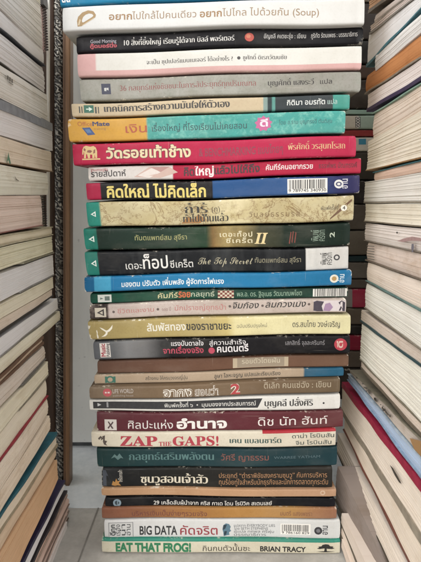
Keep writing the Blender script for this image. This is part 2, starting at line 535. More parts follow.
# ---- black, Good Morning
b = Book('black book with a small orange ball and white lettering, below the white book', (76, 35.2), (76.5, 53), (363.5, 25.2), (363, 44.2), dy=.001,
         mat=cover_mat([(0, '1b1a20'), (1, '17171b')], wear=.22, rough=.38, grime=.2))
b.text('Good Morning', 90.5, 116.5, 43, 39.6, 'a9a6b0', .01, 'series_name')
b.text('กู๊ดมอร์นิ่ง', 90, 117, 47.9, 45.2, 'b53040', .04, 'series_name')
b.text('10 สิ่งที่ยิ่งใหญ่ เรียนรู้ได้จาก บิลล์ พอร์เตอร์', 124, 234.7, 45.3, 41.0, 'd8d5d0', (.026, -.012))
b.disc('ball_emblem', 249.5, 38, 4.6, 'c2402c')
b.disc('ball_emblem', 248.6, 36.9, 2.2, 'd9734f', .00008)
b.text('อัญชลี คเตชะรุ่ง : เขียน', 264, 306, 38.9, 35.2, 'c4c2be', .004, 'author_name')
b.text('ภูริทัต รัตนเพชร : บรรณาธิการ', 311, 357.5, 37.2, 33.5, 'c4c2be', .004, 'author_name')

# ---- white with pink
b = Book('white and pale pink book with a thin black title line, below the black book', (77, 53.2), (78, 77.3), (362, 44.6), (361.5, 69.9), dy=-.0005,
         mat=cover_mat(hard('d9a9a6', .066, 'dddcd4'), [(-.1, 1.1, -.1, .27, 'd6a7a4')], wear=.3, grime=.3))
b.text('จะเป็น ซุปเปอร์แมนเนเจอร์ ได้อย่างไร ?', 146.5, 233, 63.8, 60.4, '4a4644', (.024, -.012))
b.disc('bullet', 239, 58.6, 1.7, '3a3636')
b.text('ชูศักดิ์ ดิเรกวัฒนชัย', 243, 287, 60.2, 56.8, '4a4644', (.024, -.012), 'author_name')

# ---- grey
def pat_grey(n, col, u, t, p):
    f = n.mapr(n.noise(p, 90, 5, .7), .42, .66)
    return n.mix(n.math('MULTIPLY', f, .8), col, lin('85877e'))
b = Book('thick worn grey book with a navy label and rust coloured title', (79, 78.2), (81, 100.8), (361.3, 70.8), (360.8, 92.4), dy=.001,
         mat=cover_mat([(0, 'a9a89f'), (.5, 'a6a59c'), (1, '9c9b94')], wear=.75, pattern=pat_grey, grime=.8))
b.rect('publisher_logo', (101.6, 82.6, 110.8, 93.4), '272c48')
b.shape('publisher_mark', [[(.2, .25), (.5, .2), (.55, .75), (.2, .7)], [(.55, .45), (.85, .3), (.85, .75), (.6, .7)]], (103, 85, 109.6, 91.6), 'c9c9c4', .00008)
b.text('36 กลยุทธ์แห่งชัยชนะในการสัประยุทธ์ทุกปริมณฑล', 120, 256, 90, 85.4, '8d4a44', (.014, -.016))
b.text('บุญศักดิ์ แสงระวี', 268, 314, 86, 81.6, '35302e', (.034, -.01), 'author_name')
b.text('แปล', 320, 332, 84.4, 80.6, '35302e', .014, 'author_name')

# ---- cream and teal
b = Book('cream book whose right end turns grey and teal, above the yellow one', (71, 102.6), (72.2, 117), (350, 94), (349.5, 110.2), dy=-.0005, depth=.138,
         mat=cover_mat(hard('cdb999', .69, '86a09a', .705, '39464a', .722, '5f9f96', .732, '3c4347', .94, '3f9d90'), wear=.6))
for (x, w_) in ((79, 1.2), (81.5, 1.0), (95, 1.6), (98, 1.0)):
    b.rect('publisher_logo', (x, 105.6, x + w_, 112.6), '2f3b36')
b.rect('publisher_logo', (84, 104, 93.8, 112.2), '256b54')
b.shape('publisher_mark', [[(.15, .4), (.5, .4), (.5, .1), (.95, .5), (.5, .9), (.5, .6), (.15, .6)]], (85, 105.2, 93, 111.2), 'cfe0d2', .00008)
b.text('เทคนิคการสร้างความมั่นใจให้ตัวเอง', 104, 230, 110.9, 105.4, '36322c', (.044, -.004))
b.text('กิติมา อมรทัต', 287, 325, 106, 101.6, 'd9ddd9', .014, 'author_name')
b.text('แปล', 327.5, 337, 104.9, 100.8, 'a9c4be', .006, 'author_name')

# ---- yellow and turquoise
def pat_paint(n, col, u, t, p):
    f = n.math('MULTIPLY', n.mapr(n.noise(p, 160, 5, .7), .5, .7), n.math('GREATER_THAN', u, .285))
    return n.mix(n.math('MULTIPLY', f, .5), col, lin('8fc6b8'))
b = Book('book with a mustard yellow left end and a turquoise right side, pink blob on it', (67, 118.2), (69, 142.4), (346, 110.4), (345, 134.4), dy=-.002,
         mat=cover_mat(hard('d9a340', .285, '47a59c'), wear=.55, pattern=pat_paint))
b.text('Office', 78, 92.5, 125.4, 121, 'b5552e', .0, 'shop_name')
b.text('Mate', 92.8, 110, 124.9, 120.6, '2c3060', .03, 'shop_name')
b.text('training', 94, 106, 129, 126.8, '9a6a3a', 0, 'shop_name')
b.shape('shop_logo', [[(0, .95), (.62, 1), (1, .1), (.42, 0)]], (82, 126.6, 95, 135), '2c4a86')
b.shape('shop_logo_inlay', [[(.22, .75), (.58, .78), (.72, .35), (.4, .3)]], (82, 126.6, 95, 135), '4a74a8', .00008)
b.text('เงิน', 125.5, 147, 132.2, 125.4, 'b0471f', .012)
b.text('เรื่องใหญ่ ที่โรงเรียนไม่เคยสอน', 152, 247, 131, 126.2, '1f4a50', .006)
b.shape('pink_splash', [star(9, .38)], (254.5, 115.5, 272.5, 132.2), 'c2548a')
b.text('ดี', 260, 268, 126.8, 121.5, 'e6d5de', .03, 'splash_word', lift=.0001)
b.text('โดย อ.ราม บุญทรงวี ตันติสุข', 279, 332, 125.4, 122, '2b5a60', .0, 'author_name')

# ---- red with the elephant
b = Book('crimson book with a gold elephant at its left end', (72, 143.2), (73.5, 166.2), (356.5, 135.6), (356, 157.6), dy=-.003,
         mat=cover_mat([(0, 'bd1f45'), (.5, 'c02148'), (1, 'c2274c')], wear=.5, rough=.35, grime=.3))
ELE = [[(.10, .15), (.22, .15), (.24, .42), (.30, .42), (.34, .15), (.46, .15), (.48, .40), (.60, .38), (.60, .15), (.72, .15), (.74, .42), (.78, .15), (.88, .15), (.90, .60), (.84, .85), (.70, .97), (.52, .92), (.40, .95), (.26, 1.0), (.12, .92), (.04, .72), (.02, .40), (.08, .40), (.12, .62), (.14, .5)]]
b.shape('elephant_emblem', ELE, (82, 144.6, 99, 160.6), 'd9b878')
b.rect('elephant_emblem', (82, 158.6, 100, 160.0), 'd9b878')
b.shape('elephant_shading', [[(.3, .55), (.5, .5), (.62, .62), (.5, .7), (.34, .68)], [(.1, .7), (.2, .6), (.24, .75), (.15, .85)], [(.66, .45), (.78, .5), (.8, .75), (.7, .7)]], (82, 144.6, 99, 160.6), '8a4a3a', .00008)
b.text('วัดรอยเท้าช้าง', 106, 191, 158.6, 150.4, 'dcc79c', .03, outline=('5e1424', .035))
b.text('& BENCHMARKING แบบไทยๆ', 199, 283, 155.6, 149.2, '8f1c3a', .02, 'subtitle')
b.text('พีรศักดิ์ วรสุนทโรสถ', 288, 345, 150.8, 145.8, 'd8a878', (.022, -.016), 'author_name')

# ---- white and red
b = Book('half white, half red book with grey angular shapes, squeezed below the crimson one', (88, 166.6), (88.6, 182), (361.4, 157.8), (361, 174), dy=.0005,
         mat=cover_mat(hard('d9d3cd', .31, 'bb2140'), wear=.5, rough=.4))
b.text('รายสัปดาห์', 91, 126, 177.4, 172.4, '3b3335', .02, 'series_name')
b.text('ฐานเศรษฐกิจ', 91, 108, 171.2, 169, 'a8303c', .01, 'series_name')
b.shape('angular_picture', [[(0, .2), (.35, .95), (.8, .98), (1, .5), (.6, .05)]], (134, 164.6, 178, 180), 'c9a99c')
b.shape('angular_picture', [[(.1, .3), (.5, .85), (.7, .5), (.4, .1)]], (134, 164.6, 172, 180), 'dcd0c8', .00008)
b.shape('angular_picture', [[(.0, .9), (.9, .95), (.5, .55)]], (150, 164.8, 172, 180), 'b4847c', .0001)
b.text('คิด', 184, 194.6, 175.2, 168.6, '3c0c18', .03)
b.text('ใหญ่', 195, 214, 174.6, 167.8, 'e3d4d2', .03)
b.text('แล้วไปให้ถึง', 214.5, 260, 173.4, 167, '38101a', .03)
b.text('คัมภีร์คนอยากรวย', 266, 313, 170.4, 166.2, 'e0cfcc', .02, 'subtitle')
b.text('ธรรพ์พร บัณฑรงค์', 319, 357, 168.6, 164.6, '6a1428', .014, 'author_name')

# ---- black with yellow title and blue end
b = Book('black book with big yellow title, red left end, blue right end and barcode', (85.5, 183.2), (87, 201.7), (360, 174.8), (359.6, 194), dy=-.001,
         mat=cover_mat([(0, 'b01f42'), (.052, 'b01f42'), (.0535, '201e20'), (.462, '1e1d20'), (.4635, '22508a'), (.74, '24508a'), (.93, '2e3262'), (1, '34305c')], wear=.4, rough=.35, grime=.25))
b.text('คิดใหญ่ ไม่คิดเล็ก', 106.7, 206, 199, 189.6, 'dcc662', .028)
b.barcode((287.5, 178.2, 327.4, 193.4), '9 789745 340930')
b.disc('publisher_logo', 338.8, 184, 4.6, 'd9d9d6'); b.disc('publisher_mark', 338.8, 184, 3.0, '2e3262', .00008, ry=2.4, inner=.55)
b.text('อ่าน', 342.6, 347.6, 189, 178.6, 'c2c0cc', .02, 'publisher_name', rot=True)

# ---- old map
def pat_map(n, col, u, t, p):
    m1 = n.mapr(n.math('ABSOLUTE', n.math('SUBTRACT', n.noise(p, 36, 5, .6, .6), .5)), .0, .016, 1, 0)
    m2 = n.mapr(n.math('ABSOLUTE', n.math('SUBTRACT', n.noise(p, 85, 4, .7, .3), .52)), .0, .02, .8, 0)
    f = n.math('MULTIPLY', n.math('MAXIMUM', m1, m2), n.math('GREATER_THAN', u, .052))
    col = n.mix(n.math('MULTIPLY', n.mapr(n.noise(p, 22, 4, .6), .42, .62), n.math('MULTIPLY', n.math('GREATER_THAN', u, .052), .55)), col, lin('a08f5e'))
    col = n.mix(n.math('MULTIPLY', f, .75), col, lin('6e5233'))
    g = n.math('MULTIPLY', n.mapr(n.math('ABSOLUTE', n.math('SUBTRACT', u, .545)), 0, .10, 1, 0), n.mapr(n.noise(p, 70, 3), .35, .6))
    return n.mix(n.math('MULTIPLY', g, .8), col, lin('d9d0ae'))
b = Book('book printed like an old cream map, with a teal left end', (85.5, 202.8), (88, 228.2), (354.4, 195), (353.6, 221), dy=-.002,
         mat=cover_mat(hard('268a78', .051, 'c9bd95'), wear=.7, pattern=pat_map, grime=.7))
b.shape('publisher_logo', TRI_SIDE, (90.5, 212, 96, 218), 'd8e4dc')
b.text('ถ้ารู้', 185, 208, 213, 205.6, '2c261c', (.03, -.02), shear=.0)
b.text('(กู)...', 212, 225, 211.4, 207, '4a3d2c', .0)
b.shape('brown_stain', [[(0, .2), (.25, .8), (.5, .55), (.7, 1), (1, .5), (.75, .0), (.3, .1)]], (181, 213.6, 206, 226), '9c6a2c', .00004)
b.text('ทำไปนานแล้ว', 183, 228.5, 222.4, 216.4, '2c261c', (.034, -.014))
b.text('วิบูลย์ธรรมรส', 249, 300, 217, 212.8, '7a6038', .004, 'author_name', track=.14)
b.text('พิมพ์ครั้งที่', 321, 338.5, 209.6, 206.6, '4c4030', .006, 'edition_note', track=.05)
b.disc('edition_number', 344, 207.8, 3.1, 'e6e2d4'); b.text('4', 342.6, 345.4, 209.4, 206, '3a342c', .02, 'edition_digit', lift=.0001)
b.shape('dark_streak', [[(0, 0), (.5, .42), (1, .92), (.97, 1), (.45, .55), (.02, .12)]], (330, 199, 352, 220), '6c4a30', .00004)

# ---- dark green II
def pat_green(n, col, u, t, p):
    f = n.mapr(n.noise(p, 70, 5, .7), .38, .7)
    return n.mix(n.math('MULTIPLY', f, .45), col, lin('1f2a22'))
b = Book('dark green book with a glowing golden panel and II, teal left end', (83, 229.2), (85.4, 251.3), (350.6, 222.2), (349.8, 245.8), dy=-.001,
         mat=cover_mat([(0, '1f8270'), (.048, '1f8270'), (.05, '1a2d25'), (.30, '22392d'), (.46, '2c4a34'), (.485, '8a6a3c'), (.53, 'b39a60'), (.60, '8c7a4a'), (.66, '4c4a34'), (.74, '383c2e'), (.755, '16281f'), (1, '16261f')], wear=.55, rough=.34, pattern=pat_green, grime=.5))
b.shape('publisher_logo', TRI_SIDE, (88.5, 236.6, 94.6, 243), 'd8e4dc')
for (x0, y0, x1, y1) in ((99, 231.6, 211, 232.3), (99, 247.2, 211, 247.9), (99, 232.3, 99.8, 247.2), (210.2, 228.4, 211, 245)):
    pass
b.text('ทันตแพทย์สม สุจีรา', 135, 187, 240.6, 236.6, '9c9a5c', .006, 'author_name')
b.text('เดอะท็อป', 220, 252.4, 237, 233.2, 'ded4ae', .01, track=.08)
b.text('ซีเคร็ต', 226, 252.4, 243.4, 239.8, 'ded4ae', .01, track=.08)
b.text('𝑰𝑰', 254.5, 268, 243.6, 232.6, 'dcc68a', .01, 'volume_number', outline=('4a3a1e', .03))
b.shape('red_script', [[(.1, .1), (.3, .9), (.4, .85), (.22, .05)], [(.4, .2), (.55, .95), (.65, .9), (.5, .1)], [(.7, .15), (.85, .9), (.95, .8), (.8, .1)]], (288, 229, 297, 244), '7c2e20')
b.text('พิมพ์', 313, 318.6, 240.6, 229, '7c927e', .0, 'edition_note', rot=True)
b.text('ครั้งที่', 319.6, 325, 240.6, 229, '7c927e', .0, 'edition_note', rot=True)
b.text('2', 330, 334.6, 237, 231.6, 'aebba6', .02, 'edition_number', rot=True)

# ---- black, the top secret
def pat_smoke(n, col, u, t, p):
    v = n.scale(p, (45, 10, 14)); f = n.mapr(n.noise(v, 1, 4, .6), .5, .75)
    return n.mix(n.math('MULTIPLY', f, .35), col, lin('5a5c5c'))
b = Book('black book with teal left end, white script lettering and white label at right', (84, 252.4), (87, 276.4), (348.8, 246), (348.4, 269.4), dy=.000,
         mat=cover_mat([(0, '1f8070'), (.048, '1e7a6a'), (.05, '1c1f22'), (.838, '17191c'), (.8395, 'cfcdc8'), (1, 'cac8c2')], wear=.45, rough=.4, pattern=pat_smoke, grime=.4))
b.shape('publisher_logo', TRI_SIDE, (90.8, 260.4, 96.6, 267), 'd8e4dc')
b.text('เดอะ', 125.5, 142, 269.6, 264, 'd3d2cc', .004)
b.text('ท็อป', 143, 168, 269.2, 259.4, 'dcdad4', .012)
b.text('ซีเคร็ต', 170, 193, 268.6, 263, 'd3d2cc', .004)
b.text('𝒯𝒽ℯ 𝒯ℴ𝓅 𝒮ℯ𝒸𝓇ℯ𝓉', 198, 253, 265.2, 258.4, 'a39c80', .006, 'title')
b.text('ทันตแพทย์สม สุจีรา', 255, 301, 262.2, 258.2, '8a8468', .004, 'author_name')
b.text('พิมพ์', 322, 326.4, 264.6, 252, '4a4a48', .01, 'edition_note', rot=True)
b.text('ครั้งที่', 327.4, 332, 264.6, 252, '4a4a48', .01, 'edition_note', rot=True)
b.disc('edition_number', 336.8, 257, 3.1, '35353a', .00006, inner=.55)

# ---- blue
b = Book('sky blue book with white title and round gold emblem near its right end', (84, 277), (84.6, 292.6), (352.2, 269.6), (351.4, 285.6), dy=-.002,
         mat=cover_mat([(0, '125f90'), (.036, '125f90'), (.038, '3d9cc6'), (.098, '3fa0c8'), (.10, '1c76ac'), (.45, '1f7aae'), (.8, '1d74a6'), (1, '156a9c')], wear=.75, rough=.4, grime=.4))
b.text('มองตน ปรับตัว เพิ่มพลัง ผู้จัดการไฟแรง', 121.6, 224, 287, 282.8, 'dfe5e6', .018)
b.disc('publisher_logo', 334.2, 278.4, 4.3, 'd9d6c6'); b.disc('publisher_mark', 334.2, 278.4, 2.4, 'b08a4c', .00008)
b.text('อ่าน', 340, 344.2, 282.6, 273.8, 'c6d6de', .02, 'publisher_name', rot=True)

# ---- dark green thin with the checker
b = Book('thin dark green book with a red and white chequered patch and barcode label', (90, 293), (90.5, 303.4), (348.2, 286), (347.8, 297.2), dy=.002,
         mat=cover_mat([(0, '12513f'), (.3, '1b5440'), (.5, '20483a'), (1, '1a3f34')], wear=.6, pattern=pat_green))
b.rect('publisher_logo', (97.8, 293.6, 111.6, 302.2), 'c9ccc4')
b.shape('publisher_mark', [[(.5, .2), (.9, .2), (.9, .85), (.5, .85)], [(.12, .35), (.4, .5), (.15, .7)]], (98.6, 294.6, 111, 301.4), '5a6a62', .00008)
b.text('คัมภีร์', 158, 178, 299, 294.8, 'c6bf8c', .014)
b.text('ร้อย', 178.4, 190.5, 298.6, 293.2, 'd0602c', .03)
b.text('กลยุทธ์', 191, 214.6, 297.8, 293.6, 'b3bda0', .008)
b.rect('chequered_patch', (218, 288.8, 234, 299.4), 'cfc3a4')
b.shape('chequered_squares', [[(i / 7, j / 5), ((i + 1) / 7, j / 5), ((i + 1) / 7, (j + 1) / 5), (i / 7, (j + 1) / 5)] for i in range(7) for j in range(5) if (i + j) % 2], (218, 288.8, 234, 299.4), '7c2f26', .00008)
b.text('พล.อ. ดร. ฐิอุเนธ วัฒนาณพโชต', 237, 302, 296.9, 292.8, '8fae94', .0, 'author_name')
b.barcode((313, 286.8, 347, 297.2), None)

# ---- pale pinkish with ornaments
def pat_mottle(n, col, u, t, p):
    f = n.mapr(n.noise(p, 110, 4, .65), .45, .7)
    return n.mix(n.math('MULTIPLY', f, .4), col, lin('a89a92'))
b = Book('dirty pale pink book with a black triangle emblem and purple photo at right', (89, 304), (90, 319.2), (346.6, 297.6), (346, 312.6), dy=-.001,
         mat=cover_mat([(0, '2a211f'), (.073, '2a211f'), (.075, 'c3b3ab'), (.5, 'c2b2a8'), (1, 'bfb0a6')], wear=.7, pattern=pat_mottle, grime=.8))
b.rect('publisher_logo', (94.8, 306.8, 106, 316.6), 'c3b9a6')
b.shape('publisher_mark', TRI_SIDE, (96.6, 308, 104.4, 315.6), '2a211f', .00008)
for x, y in ((113.6, 311.2), (158, 309.6), (230, 306.6), (262.6, 305.6), (309, 304)):
    b.disc('bullet', x, y, 1.3, '5a4a44')
b.text('ชีวิตและงาน', 117.5, 154, 312.8, 309.2, 'b46a66', .0)
b.text('๑๐๐ ปี', 162, 171, 311.6, 308.6, '8f6a66', .0)
b.text('นักปราชญ์ยุทธป้า', 175, 226, 311.4, 307.4, 'b46a66', .0)
b.text('จิ้มก้อง', 233, 259, 308.8, 303.6, '241f1e', .012, 'author_name', shear=.25)
b.text('ลิ้มกวงเม้ง', 265.4, 306, 307.6, 302.4, '241f1e', .012, 'author_name', shear=.25)
b.rect('portrait_photo', (313.6, 299.4, 346, 312.0), 'cfc4c4')
b.shape('portrait_photo_tones', [[(0, .1), (.12, .0), (.3, .0), (.25, .5), (.32, .9), (.1, 1), (0, .9)], [(.78, .1), (.97, .05), (.97, .8), (.86, .98), (.76, .8), (.84, .5)]], (313.6, 299.6, 346, 311.9), '3a3040', .00008)
b.shape('portrait_photo_tones', [[(.3, .1), (.5, .0), (.6, .4), (.5, .8), (.36, .7)]], (313.6, 299.6, 346, 311.9), '9a7a9c', .0001)

# ---- gold
b = Book('thick mustard gold book fading to pale yellow, chipped at its left end', (87, 320.6), (90, 339.8), (351, 314.4), (350.6, 334.4), dy=-.003,
         mat=cover_mat([(0, 'a38f58'), (.25, 'ae9a5e'), (.42, 'b8a56a'), (.53, 'c3b06c'), (.56, 'd8cd96'), (.7, 'dcd3a0'), (1, 'dad2a2')], wear=.95, grime=.55, paper='e0dac8'))
b.shape('bird_emblem', [[(0, .80), (.22, .70), (.46, .52), (.60, .56), (.52, .40), (.36, .44), (.14, .62)], [(.46, .52), (.60, .56), (.80, .74), (1, .98), (.92, .66), (.74, .46), (.52, .36)], [(.40, .46), (.56, .40), (.50, .20), (.34, .06), (.02, .0), (.24, .14), (.40, .30)]], (100, 323.4, 113.5, 336.4), 'e2dcc8')
b.shape('torn_chip', [[(0, .4), (.2, 1), (.5, .8), (.9, .9), (.7, .5), (.5, .2), (.2, .0)]], (88.2, 324, 91.6, 328.6), 'd8d0bc')
b.shape('torn_chip', [[(.30, 0), (.28, .4), (.36, .6), (.30, .9), (.5, 1), (.62, .7), (.50, .5), (.66, .3), (.62, 0)]], (95, 329, 99, 338), 'd8d0bc')
b.text('สัมพัสทอง', 147, 186, 331.4, 325.6, 'dcd6c4', .02)
b.text('ของราชาขยะ', 186.4, 231.4, 330.4, 324.6, '2e2a20', .02)
b.text('ฉบับปรับปรุงใหม่', 237, 267, 328, 325.2, '6a6450', .0, 'edition_note')
b.text('ดร.สมไทย วงษ์เจริญ', 292.6, 340, 327.6, 323, '3a362c', .006, 'author_name')

# ---- black, music
b = Book('black book fading to grey at left, white sticker and red disc', (92.5, 340.6), (94.4, 360.2), (350.4, 334.6), (350, 353.9), dy=-.001,
         mat=cover_mat([(0, '54575c'), (.08, '5c5f62'), (.13, '7c7d80'), (.20, '6e6e70'), (.26, '3a3a3c'), (.30, '19181a'), (1, '171618')], wear=.4, rough=.4, grime=.35))
b.rect('sticker', (100, 341.4, 110.4, 357.2), 'd3cdc6')
b.text('Music', 101, 105.4, 356.4, 342.6, 'a02c3a', .03, 'sticker_lettering', rot=True, lift=.0001)
b.text('Publishing', 106.2, 109.4, 356.4, 342.6, '2a2628', .02, 'sticker_lettering', rot=True, lift=.0001)
b.shape('dark_splash', [[(0, .5), (.2, .9), (.6, 1), (1, .7), (.9, .2), (.5, 0), (.2, .2)]], (160, 340.6, 172, 350), '141314')
b.text('แรงบันดาลใจ', 171.5, 203.8, 345.8, 342.2, 'd4d0d0', .014)
b.text('จากเรื่องจริง', 163, 203.6, 353.6, 349.2, 'b8324c', .018)
b.text('สู่ความสำเร็จ', 209.6, 246, 344.8, 341.2, 'd4d0d0', .008)
b.disc('red_dot', 211.6, 350.4, 3.2, 'b8324c')
b.text('คนดนตรี', 217, 248.5, 352.2, 346.8, 'd8d4d4', .022)
b.text('เสกสิทธิ์ จุลละครินทร์', 285.5, 324.7, 345.8, 342.2, '8a8688', .0, 'author_name')
b.disc('red_disc', 340.6, 344, 6.4, 'b32a3a')
b.text('ดี', 338.6, 342.8, 347.8, 340.4, 'd0b0a0', .02, 'disc_lettering', rot=True, lift=.0001)

# ---- brown boxy
b = Book('plain brown book with a framed pale title box, set back in the pile', (97, 360), (97.6, 374.2), (349, 354), (348.6, 367.2), dy=.003,
         mat=cover_mat([(0, '66483a'), (.5, '6c4c3a'), (1, '735441')], wear=.6, rough=.55))
b.rect('title_frame', (233, 355.6, 288.4, 368.8), 'b3a184')
b.rect('title_box', (237.4, 356.8, 284.4, 367.6), '93836c', .00008)
b.text('รอยตัวโดยฝัน', 242, 280, 364.4, 360.4, 'c3b69c', .004, lift=.00012)

# ---- thin beige with blue end
b = Book('thin beige book with a dark blue right end, in the shade below the brown one', (94, 374.6), (94.4, 385), (344, 367.6), (343.6, 376.8), dy=.002,
         mat=cover_mat(hard('b09a80', .84, '245a78'), wear=.45))
b.disc('publisher_logo', 110.2, 379.6, 4.2, '2a6a58', .00006, inner=.6); b.rect('publisher_logo', (105, 376, 107, 383.4), '2a6a58'); b.rect('publisher_logo', (113.4, 376, 115.6, 383.4), '2a6a58')
b.text('สร้างคน ให้ครบวงจรญี่ปุ่น', 145.5, 187.6, 379.8, 377.0, '4a4036', .006)
b.text('ลูษา โลหะจรูญ แปลและเรียบเรียง', 214.4, 280.5, 377.8, 374.6, '35302a', .010, 'author_name')

# ---- brown, 2
b = Book('brown book with a red figure 2 and a red disc emblem', (89, 387), (89.6, 400.2), (340.4, 378.6), (340, 393.6), dy=-.003,
         mat=cover_mat([(0, '77644f'), (.3, '7a654c'), (.7, '6f5a42'), (1, '6c5a44')], wear=.6))
b.disc('publisher_logo', 107.4, 392.6, 4.4, 'b8444c'); b.shape('publisher_mark', [[(.1, .3), (.4, .3), (.4, .7), (.1, .7)], [(.55, .3), (.9, .3), (.9, .7), (.55, .7)]], (104.4, 390.6, 110.4, 394.6), 'd8c4bc', .00009)
b.text('LIFE WORLD', 112.8, 133.4, 393.2, 388.8, 'b3aaa0', .01, 'publisher_name')
b.text('publishing house', 113, 133.4, 396.8, 394.6, '9a8f84', 0, 'publisher_name')
b.text('อากง', 163, 193, 396.6, 389.2, '7a654c', .0, outline=('dcd6ca', .05))
b.text('สอนว่า', 194.4, 219, 395.4, 389.2, '7a654c', .0, outline=('d6d0c4', .04))
b.text('2', 230.6, 240.2, 394.8, 384.4, 'b03034', .03, 'volume_number', outline=('d9cdbf', .05))
b.text('ตี๋เล็ก คนแซ่ฉั่ง : เขียน', 264, 331, 389.2, 384.4, 'a8987e', .008, 'author_name')

# ---- white with the black strip
b = Book('white book with a black strip along its left half, above the maroon one', (89, 400.4), (89.8, 412), (340.4, 394.2), (340, 410.6), dy=-.001,
         mat=cover_mat([(0, 'd3d0c9'), (1, 'd6d4cd')], wear=.35, grime=.35))
b.shape('black_strip', [[(i / 8, 0), ((i + 1) / 8 if i < 7 else .972, 0), ((i + 1) / 8, 1), (i / 8, 1)] for i in range(8)], (93.2, 400.2, 262.5, 408.6), '222226')
b.shape('publisher_logo', [[(0, .9), (1, .5), (0, .1)]], (97.6, 403, 101.4, 407.6), 'b9b9b9', .00009)
b.rect('publisher_logo', (106.6, 402.4, 108.4, 408), '8c8c8e', .00009)
b.text('พิมพ์ครั้งที่ ๖  •  มุมมองจากประสบการณ์', 164.4, 256, 406.6, 403.6, 'cfccc6', .010, lift=.0001)
b.text('บุญคลี ปลั่งศิริ', 264.5, 313, 406.4, 401.4, '2a2829', (.036, -.004), 'author_name')
b.disc('bullet', 323.6, 403.4, 1.0, '2a2829')

# ---- maroon
b = Book('maroon book with large white title and a small white stamp', (96.4, 412.4), (97.2, 433), (343.4, 411), (343, 428.8), dy=-.001,
         mat=cover_mat([(0, '5c2a32'), (.5, '5e2830'), (1, '642c32')], wear=.5, rough=.4, grime=.4))
b.rect('publisher_logo', (104.6, 419.8, 116.6, 431.6), 'c9c3bb')
b.shape('publisher_mark', [[(.15, .2), (.42, .5), (.2, .85), (.34, .9), (.55, .62), (.8, .9), (.9, .78), (.64, .48), (.88, .15), (.7, .1), (.5, .38), (.3, .1)]], (106, 420.8, 114.4, 430.6), '4a3436', .00008)
b.text('ศิลปะแห่ง', 128, 173, 428.8, 422.4, 'd9d3cd', .0)
b.text('อำนาจ', 176.6, 227, 428.4, 421, 'e0dad4', .035)
b.text('ดิช นัท ฮันท์', 258, 327.6, 425.4, 419, 'd9cfc9', .002, 'author_name')

# ---- zap
b = Book('cream book with red serif capitals, red line along its upper right edge', (91, 432.8), (91.8, 448.4), (336, 429.4), (335.6, 447), dy=-.003,
         mat=cover_mat([(0, 'd3cab4'), (1, 'd0c7b2')], [(.70, 1.1, .86, 1.2, 'b02a34')], wear=.45, grime=.5))
b.shape('scribble_logo', [[(.0, .7), (.3, .95), (.5, .75), (.45, .9), (.75, 1), (.7, .5), (.95, .45), (.8, .2), (.95, 0), (.6, .1), (.5, .4), (.55, .65), (.3, .5), (.35, .75), (.12, .55)]], (98, 435.8, 107.6, 446.4), '4c4038')
def ser(t): return ''.join(SERIF.get(c, c) for c in t)
b.text(ser('ZAP'), 120, 157.4, 446.2, 436.4, 'b02a3c', .015)
b.text(ser('THE'), 158.8, 171.4, 446.2, 441.8, 'b02a3c', .012)
b.text(ser('GAPS') + '!', 172.6, 218.6, 446.0, 436.2, 'b02a3c', .015)
b.text('เคน แบลนชาร์ด', 229.6, 281.4, 442.8, 438.6, '2a4a44', (.034, -.006), 'author_name')
b.text('ดาน่า โรบินสัน', 292, 334, 437.9, 434.9, '33423e', .010, 'author_name')
b.text('จิม โรบินสัน', 295.6, 331.4, 444.7, 441.7, '33423e', .010, 'author_name')

# ---- dark teal
b = Book('dark teal book with dull grey green title, below the cream one with red capitals', (96.4, 448.8), (97.4, 468.2), (337.4, 447.4), (337, 466.6), dy=.0005,
         mat=cover_mat([(0, '1e3a3a'), (.4, '203d41'), (.8, '1d3940'), (1, '1a3a42')], wear=.35, rough=.45))
b.shape('publisher_logo', [[(0, .3), (.3, .9), (.5, .6), (.7, 1), (1, .3), (.8, .4), (.55, .1), (.3, .5)]], (111, 453.4, 123.4, 461), '527472')
b.text('กลยุทธ์เสริมพลังตน', 129, 214, 460.4, 454.4, '47706f', (.03, -.014))
b.text('วัศรี ญาธรรม', 221, 268.8, 459.8, 455, '7c4438', .008, 'author_name')
b.text('WARREE YATHAM', 274, 320, 458.2, 455.6, '456068', 0, 'author_name')

# ---- black, Sun Wu
b = Book('charcoal book with beige title and two orange lines, dark photo at its left', (101.4, 468.4), (102, 487.6), (332.6, 466.8), (332.2, 488.4), dy=-.001,
         mat=cover_mat([(0, '25282c'), (.10, '1d1f20'), (.3, '22221f'), (1, '2a2824')], wear=.3, rough=.45))
b.shape('photo_panel', [[(0, 0), (.6, 0), (.2, 1), (0, 1)]], (102.6, 469.4, 119, 486.6), '3c4450')
b.shape('orange_figure', [[(0, .3), (.15, .75), (.35, .6), (.5, 1), (.62, .7), (.95, .8), (.75, .5), (1, .2), (.6, .25), (.4, 0), (.25, .2)]], (111.6, 478.6, 121, 488.0), 'b07a35')
b.text('เกร็ดการค้า', 119.6, 122.4, 482, 469.6, 'b9b4a8', .01, 'series_name', rot=True)
b.text('ซุนวูสอนเจ้าสัว', 140.6, 208, 483.6, 477.0, 'cfc5ae', (.038, -.008))
b.text('ประยุกต์ “ตำราพิชัยสงครามซุนวู” กับการบริหาร', 219, 327, 477.4, 473.6, 'a5764c', .0, 'subtitle')
b.text('ทุนร้อยทู่ใจสำหรับนักธุรกิจและนักการตลาดทุกระดับ', 219, 328, 484.2, 480.2, 'a5764c', .0, 'subtitle')

# ---- peach thin
b = Book('thin plain peach coloured book without a title', (101, 488.2), (101.6, 496.6), (336.4, 489), (336, 497), dy=-.0035,
         mat=cover_mat([(0, 'b98f68'), (.6, 'b88c66'), (1, 'b58c6c')], wear=.5))
b.disc('faint_emblem', 322.6, 492.4, 2.6, 'c9a88c', .00006, inner=.5)

